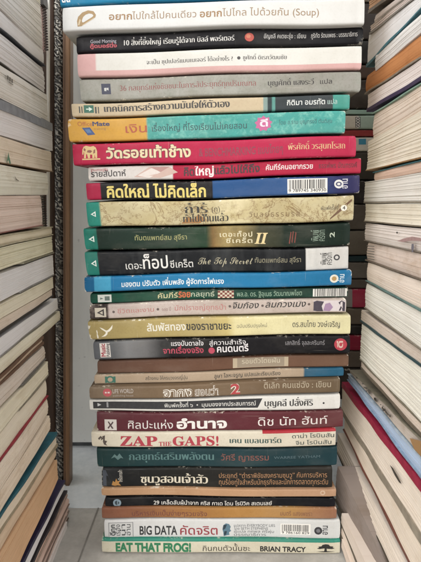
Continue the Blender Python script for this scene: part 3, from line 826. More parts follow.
# ---- black thin, 29
b = Book('thin black book with a round bluish emblem, between the peach and the tan books', (105, 497.4), (105.4, 507.2), (335.4, 497.4), (335, 507), dy=.001,
         mat=cover_mat([(0, '17181b'), (1, '15161a')], wear=.3, rough=.4))
b.disc('publisher_logo', 117.2, 502.8, 4.1, '7d93a0'); b.shape('publisher_mark', [[(.2, .3), (.5, .1), (.5, .9), (.15, .7)], [(.6, .2), (.85, .5), (.62, .8)]], (113.8, 499.4, 120.6, 506.2), '26363f', .00009)
b.text('29 เคล็ดลับผู้นำจาก คริส กาเด โดน โรบิวิค สเตนเลย์', 153.7, 272, 505.4, 502.2, 'd0ccc4', .012)

# ---- tan to orange
b = Book('reddish brown book fading to tan orange, above the white book with a barcode', (101.4, 507.6), (102, 519.2), (337, 507.2), (336.6, 518.8), dy=-.001,
         mat=cover_mat([(0, '84523c'), (.12, '8c5a40'), (.35, 'a06c3c'), (.55, 'b07c3e'), (.8, 'b08246'), (.9, 'a0704a'), (1, '94644a')], wear=.4))
b.text('บริหารเงินเป็นง่ายๆรวยจริง', 132, 207, 516.4, 512.6, '6a3026', .004)
b.text('มนตรี แสงเพชรา', 280.4, 312, 515.6, 512, '7a4a30', .004, 'author_name')

# ---- big data
b = Book('white book with BIG DATA in black, small blue face and barcode', (104, 519.6), (104.6, 538.2), (340.4, 519), (340, 539), dy=-.0005,
         mat=cover_mat([(0, 'cfcfce'), (1, 'cbccca')], wear=.3, grime=.3))
b.rect('box_logo', (108.6, 522, 133.4, 537.4), '8b8d8e'); b.rect('box_logo', (109.4, 522.6, 132.6, 536.8), 'c9c9c6', .00007)
for k, tx in enumerate(('ดีทุก', 'เรื่อง', 'น่า', 'อ่าน')):
    b.text(tx, 111.4 + k * 5.2, 115.0 + k * 5.2, 535.6, 524, '33363a', .03 if k == 0 else .005, 'box_lettering', rot=True, lift=.0001)
b.text('BIG DATA', 139.6, 177.2, 535, 526.6, '222326', .025)
b.text('คัดจริต', 180, 217.6, 535, 528.4, '96303a', .012)
b.shape('face_emblem', [[(.15, 0), (.5, .08), (.8, .1), (.75, .3), (1, .42), (.85, .55), (.95, .75), (.75, .95), (.4, 1), (.1, .85), (0, .55), (.1, .3)]], (222.4, 523.4, 231.2, 537), '4f7384')
b.shape('face_shading', [[(0, .5), (.3, .6), (.5, .95), (.1, .9)], [(.1, .05), (.4, .1), (.5, .4), (.2, .4)]], (222.8, 524, 231, 536.6), '20343f', .00009)
for k, tx in enumerate(('แปลจาก EVERYBODY LIES', 'โดย SETH STEPHENS', 'ผู้แปล ทศพล ศรีพุ่ม', 'บรรณาธิการ')):
    b.text(tx, 234, (275, 268, 274, 266)[k], 527 + k * 3.2, 524.9 + k * 3.2, '55585c', 0, 'credits')
b.barcode((280.6, 523.4, 310.4, 534.6), '9 786160 829')
b.disc('publisher_logo', 318.2, 530, 4.0, '2a2a2e'); b.disc('publisher_mark', 318.2, 530, 2.0, '6c6c70', .00009)
b.text('อ่าน', 322.8, 327.6, 534, 524.6, '3a3a3e', .02, 'publisher_name', rot=True)

# ---- frog
b = Book('lowest book of the middle pile, cream with EAT THAT FROG in green capitals', (101.4, 538.4), (102, 553.4), (340.4, 539.4), (340, 554.4), dy=-.003,
         mat=cover_mat([(0, 'cfc8b0'), (1, 'cdc6ae')], [(-.1, 1.1, .82, 1.3, '2f8a74')], wear=.45, grime=.5))
b.text('EAT THAT FROG!', 115.6, 191, 551.6, 543.2, '1e7a4c', .05)
b.text('กินกบตัวนั้นซะ', 202.6, 250, 551.4, 547.2, '40382e', .008)
b.text('BRIAN TRACY', 260, 306, 551.6, 546.6, '201e1c', .035, 'author_name')
b.shape('tree_emblem', [[(.42, .0), (.58, .0), (.55, .45), (.45, .45)], [(.0, .08), (.4, .0), (.6, .0), (1, .08), (.6, .12), (.4, .12)],
        [(.05, .45), (.18, .38), (.4, .46), (.6, .42), (.82, .38), (.97, .48), (.86, .58), (.9, .7), (.72, .74), (.66, .92), (.5, .98), (.34, .9), (.28, .72), (.12, .68), (.16, .56)]], (316, 543.4, 335.4, 552.2), '1f1d1b')

# ------------------------------------------------------------------ books lying flat, paper edges to the viewer (both side piles)
def side_book(side, label, far, near, X, pages='cdc3ad', top=None, bot=None, age=.5, tc=.0006, group=None, xdist=.14, name='book', rough_edge=.0002, Xn=None, lip=.0008, cut_top=0, cut_bot=0):
    """side -1 left pile, +1 right pile; far = (px, y_top, y_bottom), near = (px, y_top, y_bottom) in frame pixels,
    both read on the plane x = X.  cut_*: fraction from the near end over which that board is missing"""
    FT, FB = at_x(far[0], far[1], X), at_x(far[0], far[2], X)
    Xn = X if Xn is None else Xn
    NT_, NB = at_x(near[0], near[1], Xn), at_x(near[0], near[2], Xn)
    def XX(y): return X + (Xn - X) * (y - FT.y) / (NT_.y - FT.y)
    def line(a, b, y): k = (y - a.y) / (b.y - a.y); return a.z + (b.z - a.z) * k
    yf = (FT.y + FB.y) / 2; yn = min(NT_.y, NB.y) - .018
    yn = max(min(yn, yf - .135), -CAM_D + .12)
    def zt(y): return line(FT, NT_, y)
    def zb(y): return line(FB, NB, y)
    H = ((zt(yf) - zb(yf)) + (zt(yn) - zb(yn))) / 2
    sx = -side
    rnd = random.Random(hash(label) % 9999 + 5)
    rnd = random.Random(sum(ord(c) * (i + 3) for i, c in enumerate(label)))
    loc = Vector((X + side * xdist / 2, (yf + yn) / 2, zb((yf + yn) / 2)))
    t = thing(name, label, 'book', loc, group)
    g = .00012
    ttop = tc if top else .0; tbot = tc if bot else .0
    nL = 22; ph = [rnd.uniform(0, 6.28) for _ in range(8)]
    def wv(y): return .00022 * math.sin(y * 55 + ph[0]) + .00012 * math.sin(y * 140 + ph[1])
    def pt(y, f, dx):           # f 0..1 through the whole thickness
        a, b = zb(y) + g + .00008 * (1 + math.sin(y * 60 + ph[2])), zt(y) - g - .00008 * (1 + math.sin(y * 47 + ph[3]))
        return Vector((XX(y) + sx * dx, y, a + (b - a) * f))
    # paper: gatherings of a millimetre or so, none quite level with its neighbours
    Hm = max(.001, H - ttop - tbot)
    f0, f1 = tbot / H, 1 - ttop / H
    nV = int(max(5, min(46, Hm / .0006)))
    rough_edge *= rnd.uniform(.5, 2.4)
    offs = [rnd.gauss(0, rough_edge * .45) for _ in range(nV)]
    curve = rnd.uniform(-.0012, .0006)
    vs, uv, fs = [], [], []
    rows = []
    for j in range(nV):
        for e in (0, 1):
            f = f0 + (f1 - f0) * (j + e * .96 + .02) / nV
            dxx = offs[j] + curve * 4 * (f - .5) ** 2 - lip * (1 if top or bot else 0)
            rows.append((f, dxx))
    rows = [(f0, -xdist + .004)] + rows + [(f1, -xdist + .004)]
    m = len(rows)
    for k in range(nL + 1):
        y = yn + (yf - yn) * k / nL
        for (f, dxx) in rows:
            vs.append(pt(y, f, dxx + wv(y))); uv.append((y, f * H))
    for k in range(nL):
        for j in range(m):
            a, b = k * m + j, k * m + (j + 1) % m
            fs.append((a, b, b + m, a + m))
    fs.append(tuple(range(m))); fs.append(tuple(nL * m + j for j in range(m))[::-1])
    link('page_block', vs, fs, page_mat(pages, age), t, uv, False, loc)
    for (c, fa, fb, nm, cut) in ((top, f1, 1.0, 'front_board', cut_top), (bot, 0.0, f0, 'back_board', cut_bot)):
        if not c: continue
        v2, f2 = [], []
        for k in range(nL + 1):
            y = yn + (yf - yn) * k / nL
            over = 0 if (cut and (k / nL) < cut) else 1
            d = wv(y) * .6 + (.0004 * math.sin(y * 90 + ph[5])) - (0 if over else .006)
            yy = y + (.0006 if k == nL else 0)
            for (f, dxx) in ((fa, d), (fb, d), (fb, -xdist), (fa, -xdist)):
                v2.append(pt(yy, f, dxx))
        for k in range(nL):
            for j in range(4):
                a, b = k * 4 + j, k * 4 + (j + 1) % 4
                f2.append((a, b, b + 4, a + 4))
        f2 += [(0, 1, 2, 3), tuple(nL * 4 + j for j in (3, 2, 1, 0))]
        link(nm, v2, f2, board(c), t, [(0.5, .5)] * len(v2), False, loc)
    return t, pt, yf, yn
BOARDS = {}
def board(c):
    if c not in BOARDS: BOARDS[c] = plain('cover_board', c, .55, .18, 160)
    return BOARDS[c]

XL, XR = -.136, .132
LG, RG = 'books in the left pile', 'books in the right pile'
# far (px, top, bottom)   near at px 0 (top, bottom)   paper   top board, bottom board   label
LEFT = [
 ((39.5, -30, 4), (-70, -34), 'c9c2b4', None, None, 'topmost cream paper block at the upper left corner, cut by the frame', .4, .0006, 0),
 ((42, 5, 47.6), (-33, 7), 'd3cabb', None, None, 'cream fanned paper block beside the spiral notebook in the left pile', .25, .0006, 0),
 ((44.5, 48.2, 66), (8, 28.6), 'c3c4c8', None, '3d4048', 'thin pale grey book with a dark lower board, left pile, under the fanned block', .3, .0008, 0),
 ((45.5, 68, 94), (31, 63), 'c4c7cd', None, '5a5750', 'bluish white thick block in the left pile with a dark line beneath it', .3, .0006, 0),
 ((48, 95, 122.6), (64.4, 98), 'd2c9b8', None, None, 'cream thick block with a small printed mark on its paper edges, left pile', .5, .0006, 0),
 ((53.5, 123.4, 150.8), (99, 134.6), 'ccc9c2', '8d9198', None, 'white block under a thick grey board curving down, left pile', .35, .0065, .0012),
 ((52, 152, 172), (135.6, 163), 'c6b8a3', None, '8a6f55', 'aged beige block with a green pen mark on its paper edges, left pile', .9, .0006, 0),
 ((48, 173.2, 195), (164, 195.4), 'cfc3b0', None, None, 'cream block above the pinkish one, level with the eye, left pile', .7, .0006, 0),
 ((42.5, 195.1, 226), (195.5, 234), 'c9b3a5', None, '8f5f58', 'pinkish aged block with a reddish lower edge beside a small spiral notebook', .6, .0006, 0),
 ((53, 226.4, 235.4), (235.4, 247), 'c6bca2', 'b9b096', 'c2b99f', 'thin cream book with bent covers in the left pile below the pinkish block', .5, .0009, 0),
 ((53.2, 236, 253.8), (247.6, 272.6), 'cbc0a6', None, '8f8a76', 'yellowish cream block with a grey olive lower board, left pile', .6, .0012, .45),
 ((54, 254.6, 275.8), (274, 304), 'c5c8cc', None, '8e8c88', 'pale blue white block with a torn grey lower cover, left pile', .3, .0012, .4),
 ((53, 276.6, 288.2), (304.8, 319.4), 'c9bda6', None, None, 'slim cream block below the pale blue white one, left pile', .5, .0006, 0),
 ((53, 289, 297), (320, 335), 'bdb4a2', None, '2d2a28', 'slim greyish block with a thick black lower board, left pile', .5, .0016, 0),
 ((58.4, 298, 309.6), (338.4, 358), 'cdccc6', None, '8f8b84', 'clean white block jutting out to the right below the black board, left pile', .2, .0006, 0),
 ((60.5, 310.6, 320), (359, 375), 'c8bea8', None, None, 'cream block jutting furthest right above the brown board, left pile', .5, .0006, 0),
 ((43, 335.4, 345), (375.8, 386), 'b0a189', '6d5140', '6d5140', 'thin book in ragged brown covers in the left pile', .7, .0022, 0),
 ((46.4, 345.6, 360), (386.6, 411), 'b8b1a3', None, '6d6a64', 'grey cream block directly below the ragged brown covers, left pile', .6, .0010, .55),
 ((48.6, 360.8, 376), (411.8, 436.4), 'c8bda6', None, '8c8474', 'cream block with a curling lower cover, left pile, above the red lined one', .6, .0010, .5),
 ((47.4, 377, 397.4), (437.2, 463.6), 'c5bba6', None, '962f3c', 'cream block with a bright red lower board, left pile', .5, .0009, 0),
 ((48.4, 398, 414), (464.2, 492), 'c2b9a5', None, None, 'speckled cream block just under the red line, left pile', .7, .0006, 0),
 ((50.4, 414.6, 430.6), (492.6, 515), 'c0b7a2', None, None, 'speckled cream block on top of the teal board, left pile', .8, .0006, 0),
 ((57, 431.4, 447), (515.6, 535.4), 'c2b8a2', '25606e', 'a99a80', 'cream book with a teal upper board, left pile', .5, .0026, 0),
 ((56.4, 447.6, 458), (536, 553), 'b9a68a', None, None, 'tan paper block below the teal boarded book, left pile', .5, .0006, 0),
 ((57.4, 458.6, 479.6), (553.6, 605), 'b99a73', None, None, 'thick peach tan block on top of the navy board, left pile', .4, .0006, 0),
 ((65, 479.6, 489.4), (605.4, 628), 'c2c2c0', '2a2446', None, 'white book under a navy board near the foot of the left pile', .2, .0034, 0),
 ((67.6, 490, 497), (628.4, 648), 'b7a090', '322c30', 'b49c8c', 'thin pinkish book under a black board near the foot of the left pile', .5, .0034, 0),
 ((69.6, 497.6, 505), (648.4, 660), 'b59f90', None, '8f7b70', 'thin pinkish book, second below the black board, left pile', .5, .0007, 0),
 ((69, 505.6, 512), (660.4, 670), 'b3a092', None, '85756c', 'thin pinkish book, third below the black board, left pile', .5, .0007, 0),
 ((68.2, 512.6, 519.4), (670.4, 679), 'b4a496', None, '5d4e46', 'thin pinkish book with a dark ragged lower edge, left pile', .8, .0010, 0),
 ((66.6, 520, 541.5), (679.4, 712), 'b4b2ac', None, None, 'greyish white block standing on the floor at the foot of the left pile', .5, .0006, 0),
]
def cool(c, k=.86, g=1.10):
    v = [int(c[i:i + 2], 16) for i in (0, 2, 4)]; m = sum(v) / 3
    return ''.join('%02x' % min(236, int((m + (x - m) * k) * g)) for x in v)
for (far, near, pg, tp, bt, lab, age, tc, cut) in LEFT:
    side_book(-1, lab, far, (0,) + near, XL, cool(pg), tp, bt, age, tc, LG, cut_bot=cut if cut > .1 else 0)

RIGHT = [
 ((371, -24, -4), (-70, -40), 'b5aa9c', None, '6c5c4c', 'topmost grey book at the upper right corner, cut by the frame', .5, .0012),
 ((368, -3, 13.5), (-39, -24), 'a9845e', '5c6470', '6a5d50', 'tan book with grey boards at the upper right corner', .5, .0022),
 ((373, 15, 25.5), (-23, -14), 'b3aba0', None, '7d7468', 'thin grey cream book, right pile, above the large white one', .4, .0012),
 ((370, 26, 34.5), (-13.4, -7), 'c2bab0', None, '8c857c', 'thin whitish book directly over the large white one, right pile', .4, .0012),
 ((366.8, 35.6, 66.5), (-6.4, 9), 'd3cbc6', None, '3f7480', 'large pinkish white block on a teal board, right pile', .3, .0016),
 ((375, 54, 71), (13.6, 32), 'd8d2c2', None, None, 'bright white block under the teal board, right pile', .2, .0006),
 ((365, 76, 94.5), (33, 58), 'b17c4e', None, '8f8272', 'block with orange brown paper edges, right pile', .6, .0012),
 ((366.8, 95, 112), (58.6, 81), 'cbc2ba', None, '3f3152', 'pale pinkish grey block on a purple board, right pile', .3, .0028),
 ((372.4, 113, 139.6), (82, 110), 'c6bba8', '8fb0a0', None, 'cream block with a pale green cover corner, right pile', .6, .0008),
 ((367, 141.6, 171), (110.6, 158.6), 'cfc5b0', None, 'a98255', 'very thick cream block with an orange tinted lower edge, right pile', .5, .0008),
 ((373, 172, 181), (159.6, 171.6), 'c5ab94', '2f6f78', None, 'thin pink tan book between two thick white blocks, right pile', .6, .0006),
 ((364, 182, 203.4), (172.2, 203.4), 'd6cebd', None, '8d8576', 'thick cream white block with a curled grey flap under it, right pile', .3, .0012),
 ((364.6, 203.5, 222), (203.5, 227.6), 'd0c6b1', None, '857a6a', 'striped cream block just below the curled grey flap, right pile', .6, .0010),
 ((363.8, 223, 241), (228.6, 253.4), 'cfc5ba', None, '8a8074', 'whitish block with a pink scuff on its paper edges, right pile', .4, .0008),
 ((366, 242, 261), (254, 281), 'bfb5a5', None, '76695c', 'greyish speckled block printed with faint bars at its inner end, right pile', 1.0, .0010),
 ((366, 262, 281.5), (281.8, 312), 'c8bfae', None, '5f7f7c', 'striped cream block with a greenish lower line, right pile', .6, .0008),
 ((364.4, 283, 308.6), (313, 351), 'd4cdbc', None, '80786a', 'smooth thick cream white block near the red paper wedge, right pile', .2, .0008),
 ((360, 309.4, 322), (352, 367.6), 'b9b0a0', None, '2d4a50', 'grey block on a dark teal board, right pile', .7, .0016),
 ((359.8, 323, 360.6), (368.4, 424.4), 'd2cabb', None, '77705f', 'thickest white block in the right pile, under the dark teal board', .3, .0008),
 ((360.4, 361.4, 369), (425, 438), 'b9af9e', None, '6a6052', 'slim grey cream book with a dark lower board, right pile', .6, .0022),
 ((349.4, 369.6, 372.6), (438.6, 457), 'a9a294', '86806f', None, 'grey mottled book above the light blue one, right pile', 1.0, .0008),
 ((347.6, 373.2, 380.4), (457.8, 480.4), '9fb4c8', 'b4c4d2', '8fa6bc', 'book with light blue paper edges, right pile', .3, .0010),
 ((341.2, 381, 414), (481, 545.6), 'cbc2b0', '9e2343', '9a9080', 'cream block under a crimson board, right pile', .4, .0062),
 ((343.4, 414.6, 431), (546.2, 590), 'c5bca8', None, '6e4034', 'cream block on a torn red brown board, right pile', .5, .0016),
 ((336.4, 432, 453), (593, 634), 'c6bfae', None, '4c443a', 'pale cream block leaning out below the torn red brown board, right pile', .3, .0008),
 ((334, 463, 503), (636, 675), '766e63', None, '4e463c', 'soft grey taupe book bulging inwards near the foot of the right pile', 1.0, .0008),
 ((340, 512, 525), (676, 724), 'b3aa9b', None, '5e564a', 'slim grey cream book below the soft taupe one, right pile', .5, .0008),
 ((340, 525.6, 537), (725, 755), 'b5aa98', None, '5c5448', 'slim cream book, second below the soft taupe one, right pile', .5, .0008),
 ((341, 537.6, 549), (756, 786), 'ada392', None, None, 'lowest slim grey cream book of the right pile, on the floor', .6, .0008),
]
def lift(c, k):
    return ''.join('%02x' % min(232, int(int(c[i:i + 2], 16) * k)) for i in (0, 2, 4))
for (far, near, pg, tp, bt, lab, age, tc) in RIGHT:
    if pg not in ('b17c4e', '9fb4c8', '9c9284'): pg = lift(cool(pg, .78, 1.0), 1.06)
    low = far[1] > 460                       # the lowest ones are turned a little, inner ends towards the middle pile
    side_book(1, lab, far, (421,) + near, .114 if low else XR, pg, tp, bt, age, tc, RG, Xn=(.142 if far[1] < 500 else .133) if low else None)

# ------------------------------------------------------------------ floor, skylit patch of floor, wall
def floor_mat(c, c2, rough):
    n = NT('concrete'); co = n.n('TexCoord').outputs['Object']
    f = n.mapr(n.noise(co, 22, 7, .7), .35, .65); g = n.mapr(n.noise(co, 160, 4, .7), .4, .7, 0, .5)
    col = n.mix(n.math('MULTIPLY', f, .8), lin(c), lin(c2)); col = n.mix(g, col, lin(c2))
    s = n.mapr(n.noise(n.scale(co, (60, 9, 1)), 1, 4, .6), .60, .72, 0, .25)
    col = n.mix(s, col, lin('b9bcbb'))
    n.set(n.b.inputs['Base Color'], col)
    n.set(n.b.inputs['Roughness'], n.mapr(n.noise(co, 30, 4), .3, .7, rough - .1, rough + .15))
    n.bump(n.math('ADD', n.noise(co, 220, 4), n.math('MULTIPLY', n.noise(co, 20, 3), 2)), .3, .0006)
    return n.m
def structure(name, verts, faces, mat):
    o = link(name, [Vector(v) for v in verts], faces, mat); o['kind'] = 'structure'; return o
def box(x0, x1, y0, y1, z0, z1):
    v = [Vector((x, y, z)) for x in (x0, x1) for y in (y0, y1) for z in (z0, z1)]
    return v, [(0, 1, 3, 2), (4, 6, 7, 5), (0, 4, 5, 1), (2, 3, 7, 6), (0, 2, 6, 4), (1, 5, 7, 3)]
structure('floor', [(-60, -60, 0), (60, -60, 0), (60, 60, 0), (-60, 60, 0)], [(0, 1, 2, 3)], floor_mat('b9b6b0', '97948e', .55))
a, c = at_z(102.5, 497), at_z(78.5, 562)
d = (c - a); a = a - d * 1.2; c = c + d * 1.5; wv_ = Vector((0.0008, 0, 0))
structure('floor_joint', [a - wv_ + Vector((0, 0, .0004)), c - wv_ + Vector((0, 0, .0004)), c + wv_ + Vector((0, 0, .0004)), a + wv_ + Vector((0, 0, .0004))], [(0, 1, 2, 3)], plain('joint_grout', '85827c', .9))
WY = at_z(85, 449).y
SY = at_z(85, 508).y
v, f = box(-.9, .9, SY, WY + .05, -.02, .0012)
structure('skylit_floor_patch', v, f, floor_mat('e6eaec', 'c4ccd1', .32))  # pale sheet over the floor; the skylight falling there put into its colour
def wall_mat():
    n = NT('painted_panel'); co = n.n('TexCoord').outputs['Object']
    f = n.mapr(n.noise(co, 8, 5, .6), .35, .7)
    col = n.mix(n.math('MULTIPLY', f, .6), lin('e4e5e2'), lin('cdcfcc'))
    dn = n.mapr(n.noise(n.scale(co, (40, 1, 4)), 1, 4, .6), .52, .72, 0, .35); col = n.mix(dn, col, lin('b4baba'))
    s = n.mapr(n.noise(co, 260, 3, .6), .69, .74, 0, .4)
    n.set(n.b.inputs['Base Color'], n.mix(s, col, lin('8c8e8f')))
    n.b.inputs['Roughness'].default_value = .32
    n.bump(n.noise(co, 60, 3), .12, .001)
    return n.m
wv, wf = box(-.8, .8, WY, WY + .02, .009, 1.0)
o = link('wall', wv, wf, wall_mat(), None, None, False, Vector((0, WY + .01, .013)))
o['label'] = 'pale grey blue glossy wall panel behind the middle pile'; o['category'] = 'wall'
v, f = box(-.8, .8, WY + .006, WY + .05, .0014, .0088)
link('bottom_gap', v, f, plain('dark_gap', '55585a', .8), o, None, False, Vector((0, WY + .01, .013)))

# ------------------------------------------------------------------ ornamental frame standing at the left, behind the left pile
FY = .104
p0, p1 = at_y(71.6, 30, FY), at_y(71.0, 488, FY)          # its right edge, top and foot
lean = (p0.x - p1.x) / (p0.z - p1.z)
def fx(px, z):                                              # x of a frame line that passes px at mid height
    m = at_y(px, 260, FY); return m.x + lean * (z - m.z)
fr = thing('picture_frame', 'tall frame with black and silver floral moulding between brown wooden rims, behind the left pile', 'picture frame', Vector((fx(62, 0), FY, .0014)))
def strip(name, pxa, pxb, ya, yb, mat, round_=0.0, seg=90):
    vs, fs, uv = [], [], []
    prof = []
    for i in range(9):
        k = i / 8; prof.append((k, -round_ * math.sin(math.pi * k) ** .6 if round_ else (-.0 if 0 < i < 8 else .0012)))
    m = 11
    for j in range(seg + 1):
        z = .0014 + .80 * j / seg
        xa, xb = fx(pxa, z), fx(pxb, z)
        for (k, y) in prof: vs.append(Vector((xa + (xb - xa) * k, ya + y, z))); uv.append((k * (xb - xa), z))
        vs.append(Vector((xb, yb, z))); uv.append((0, z)); vs.append(Vector((xa, yb, z))); uv.append((0, z))
    for j in range(seg):
        for i in range(m):
            a, b = j * m + i, j * m + (i + 1) % m
            fs.append((a, b, b + m, a + m))
    fs.append(tuple(range(m))[::-1]); fs.append(tuple(seg * m + i for i in range(m)))
    return link(name, vs, fs, mat, fr, uv, True, Vector(fr.location))
def wood_mat(c1, c2):
    n = NT('wood'); co = n.n('TexCoord').outputs['Object']
    g = n.noise(n.scale(co, (900, 300, 9)), 1, 4, .6, .3); h = n.noise(n.scale(co, (200, 100, 3)), 1, 2)
    col = n.mix(n.mapr(g, .35, .7), lin(c1), lin(c2)); col = n.mix(n.mapr(h, .4, .7, 0, .5), col, lin(c2))
    n.set(n.b.inputs['Base Color'], col); n.b.inputs['Roughness'].default_value = .45
    n.bump(g, .2, .0004); return n.m
def moulding_mat():
    n = NT('silver_floral'); uv = n.n('UVMap').outputs[0]
    w0 = n.n('TexNoise'); n.set(w0.inputs['Vector'], uv); w0.inputs['Scale'].default_value = 240; w0.inputs['Detail'].default_value = 1
    wp = n.n('VectorMath', operation='MULTIPLY_ADD'); n.set(wp.inputs[0], w0.outputs['Color']); wp.inputs[1].default_value = (.008, .008, 0); n.set(wp.inputs[2], uv)
    wa = n.n('TexWave', wave_type='BANDS', bands_direction='DIAGONAL'); n.set(wa.inputs['Vector'], wp.outputs[0]); wa.inputs['Scale'].default_value = 125; wa.inputs['Distortion'].default_value = 2.5; wa.inputs['Detail'].default_value = 1.5; wa.inputs['Detail Scale'].default_value = 1.5
    f = n.mapr(wa.outputs['Fac'],  .58, .76)
    col = n.mix(f, lin('1b1918'), lin('aaa79f'))
    wear = n.mapr(n.noise(uv, 90, 4), .40, .62, 0, .8); col = n.mix(wear, col, lin('3a3734'))
    n.set(n.b.inputs['Base Color'], col)
    n.set(n.b.inputs['Metallic'], n.math('MULTIPLY', f, .5)); n.b.inputs['Roughness'].default_value = .42
    n.bump(wa.outputs['Fac'], .9, .0012); return n.m
W1 = wood_mat('8a6a4c', '6a4e38')
strip('wooden_rim', -10, 53.6, FY + .002, FY + .024, wood_mat('4e3a2e', '33261f'))  # widened to the left, behind the pile, to block the bright wall there
strip('floral_moulding', 53.8, 62.4, FY + .004, FY + .022, moulding_mat(), .003, 140)
strip('wooden_rim', 62.6, 65.2, FY + .001, FY + .024, wood_mat('6c4e38', '54402f'))
strip('wooden_rim', 65.4, 69.8, FY - .001, FY + .012, W1)

# white sheet edge standing against the frame
def slab_px(name, x0, x1, y0, y1, Y, dep, mat, parent=None, label=None, cat=None, group=None):
    A, B = at_y(x0, y0, Y), at_y(x1, y1, Y)
    v, f = box(min(A.x, B.x), max(A.x, B.x), Y, Y + dep, min(A.z, B.z), max(A.z, B.z))
    loc = Vector(((A.x + B.x) / 2, Y + dep / 2, min(A.z, B.z))) if parent is None else Vector(parent.location)
    o = link(name, v, f, mat, parent, None, False, loc)
    if label: o['label'] = label; o['category'] = cat
    if label and group: o['group'] = group
    return o
A, B = at_y(46.2, -40, .078), at_y(48.6, -40, .078); C_, D_ = at_y(46.6, 236, .078), at_y(48.6, 236, .078)
vs = [Vector((p.x, y, p.z)) for p in (A, B, D_, C_) for y in (.078, .082)]
fs = [(0, 2, 4, 6), (1, 7, 5, 3), (0, 1, 3, 2), (2, 3, 5, 4), (4, 5, 7, 6), (6, 7, 1, 0)]
o = link('white_board', vs, fs, plain('white_card', 'e4e2dc', .5, .05), None, None, False, Vector((C_.x, .08, C_.z)))
o['label'] = 'thin upright white board edge between the left pile and the ornamental frame'; o['category'] = 'board'

# spiral notebooks at the far end of the left pile
def notebook(label, x0, x1, y0, y1, Y, cover, coil, tip=None):
    A, B = at_y(x0, y0, Y), at_y(x1, y1, Y)
    t = thing('spiral_notebook', label, 'notebook', Vector(((A.x + B.x) / 2, Y, B.z)), 'spiral notebooks at the end of the left pile')
    v, f = box(A.x - .02, B.x - .002, Y, Y + .006, B.z, A.z)
    link('cover', v, f, plain('notebook_cover', cover, .5), t, None, False, Vector(t.location))
    n = int((A.z - B.z) / .0021); vs, fs = [], []
    for i in range(n):
        z = B.z + (i + .5) * (A.z - B.z) / n; b = len(vs); R_, r_ = .0022, .00042; N, M = 14, 6
        for j in range(N):
            a = 6.2832 * j / N
            for k in range(M):
                q = 6.2832 * k / M; rr = R_ + r_ * math.cos(q)
                vs.append(Vector((B.x - .0014 + rr * math.cos(a), Y + .003 + rr * math.sin(a), z + r_ * math.sin(q))))
        for j in range(N):
            for k in range(M):
                fs.append((b + j * M + k, b + ((j + 1) % N) * M + k, b + ((j + 1) % N) * M + (k + 1) % M, b + j * M + (k + 1) % M))
    link('wire_coil', vs, fs, plain('coil_wire', coil, .4), t, None, True, Vector(t.location))
    if tip:
        v, f = box(A.x - .012, B.x + .001, Y - .004, Y + .008, A.z + .0004, A.z + .012)
        link('corner_clip', v, f, plain('dark_clip', tip, .4), t, None, False, Vector(t.location))
notebook('spiral notebook with a pinkish cover and dark clip, high up at the upper left', 39, 46.2, 6.5, 50, .062, 'b79c98', '4a4444', '4c4a4a')
notebook('small spiral notebook with a dark grey coil beside the pinkish block', 38, 45.2, 193.4, 227, .066, '9c948a', '2c2a2a')

# ------------------------------------------------------------------ marks on the paper edges
def mark(parent_label, name, X, pts, color, fs=None):
    par = next(o for o in COL.objects if o.get('label') == parent_label)
    vs = [at_x(px, py, X) for (px, py) in pts]
    if fs is None:
        tr = geometry.tessellate_polygon([[Vector((x, y, 0)) for x, y in pts]]); fs = [tuple(t) for t in tr]
    pg = next(c for c in par.children if c.name.split('.')[0] == 'page_block')
    o = link(name, vs, fs, ink(color, .5), pg, None, False, Vector(par.location))
    return o
LX, RX = XL + .0012, XR - .0012
l = LEFT[6][5]; mark(l, 'pen_mark', LX, [(6.6, 163), (8.4, 152), (9.4, 157), (11, 163.4), (9.6, 164), (8.4, 160)], '5f9a78')
l = LEFT[7][5]; mark(l, 'pen_mark', LX, [(14.6, 175.6), (16.6, 179), (19, 180.6), (18.8, 181.2), (16, 179.8)], '6c6458')
l = LEFT[4][5]
for k in range(3): mark(l, 'printed_mark', LX, [(7.2 + k * 2.1, 75 + k * 1.7), (8.6 + k * 2.1, 76 + k * 1.7), (8.6 + k * 2.1, 80 + k * 1.7), (7.2 + k * 2.1, 79 + k * 1.7)], '6a655e')
mark(l, 'printed_mark', LX, [(9, 81.6), (13.2, 84.4), (13.2, 85.4), (9, 82.6)], '8a847a')
l = RIGHT[13][5]
mark(l, 'pink_scuff', RX, [(397, 241), (404, 238.4), (412, 236.6), (421, 238), (421, 241), (411, 240.6), (403, 242)], 'c29a98')
mark(l, 'ink_dot', RX, [(396, 232), (397.6, 231.6), (398, 233.4), (396.6, 233.8)], '4a4644')
mark(l, 'stamp', RX, [(411.6, 244), (413.6, 243.6), (414, 247), (413.2, 252), (411.8, 252.4), (411.2, 248)], '7c7884')
l = RIGHT[14][5]
for k in range(6): mark(l, 'printed_bar', RX, [(366.8, 245.4 + k * 2.5), (374.4, 246.0 + k * 2.7), (374.4, 246.8 + k * 2.7), (366.8, 246.2 + k * 2.5)], '7d756b')
l = RIGHT[22][5]
mark(l, 'torn_mark', RX, [(389.6, 464.6), (393, 468), (400, 480.6), (401.6, 484), (399, 482.4), (394.4, 474.8)], '4c453e')
l = RIGHT[20][5]
for k in range(22):
    q = random.random(); x = 353 + q * 40; y = 374.4 + q * 44 + random.uniform(-2.4, 1.6) * (.6 + q * .6); a = random.uniform(.5, 1.5)
    mark(l, 'dark_smear', RX, [(x, y), (x + 1.6 * a, y + .6 * a), (x + 2.2 * a, y + 2.2 * a), (x + .9 * a, y + 2.8 * a), (x - .2, y + 1.4 * a)], '6a655c')
l = RIGHT[20][5]
mark(l, 'orange_corner', RX, [(409.6, 438), (421, 441), (421, 456.6), (414, 449)], 'b98a52')

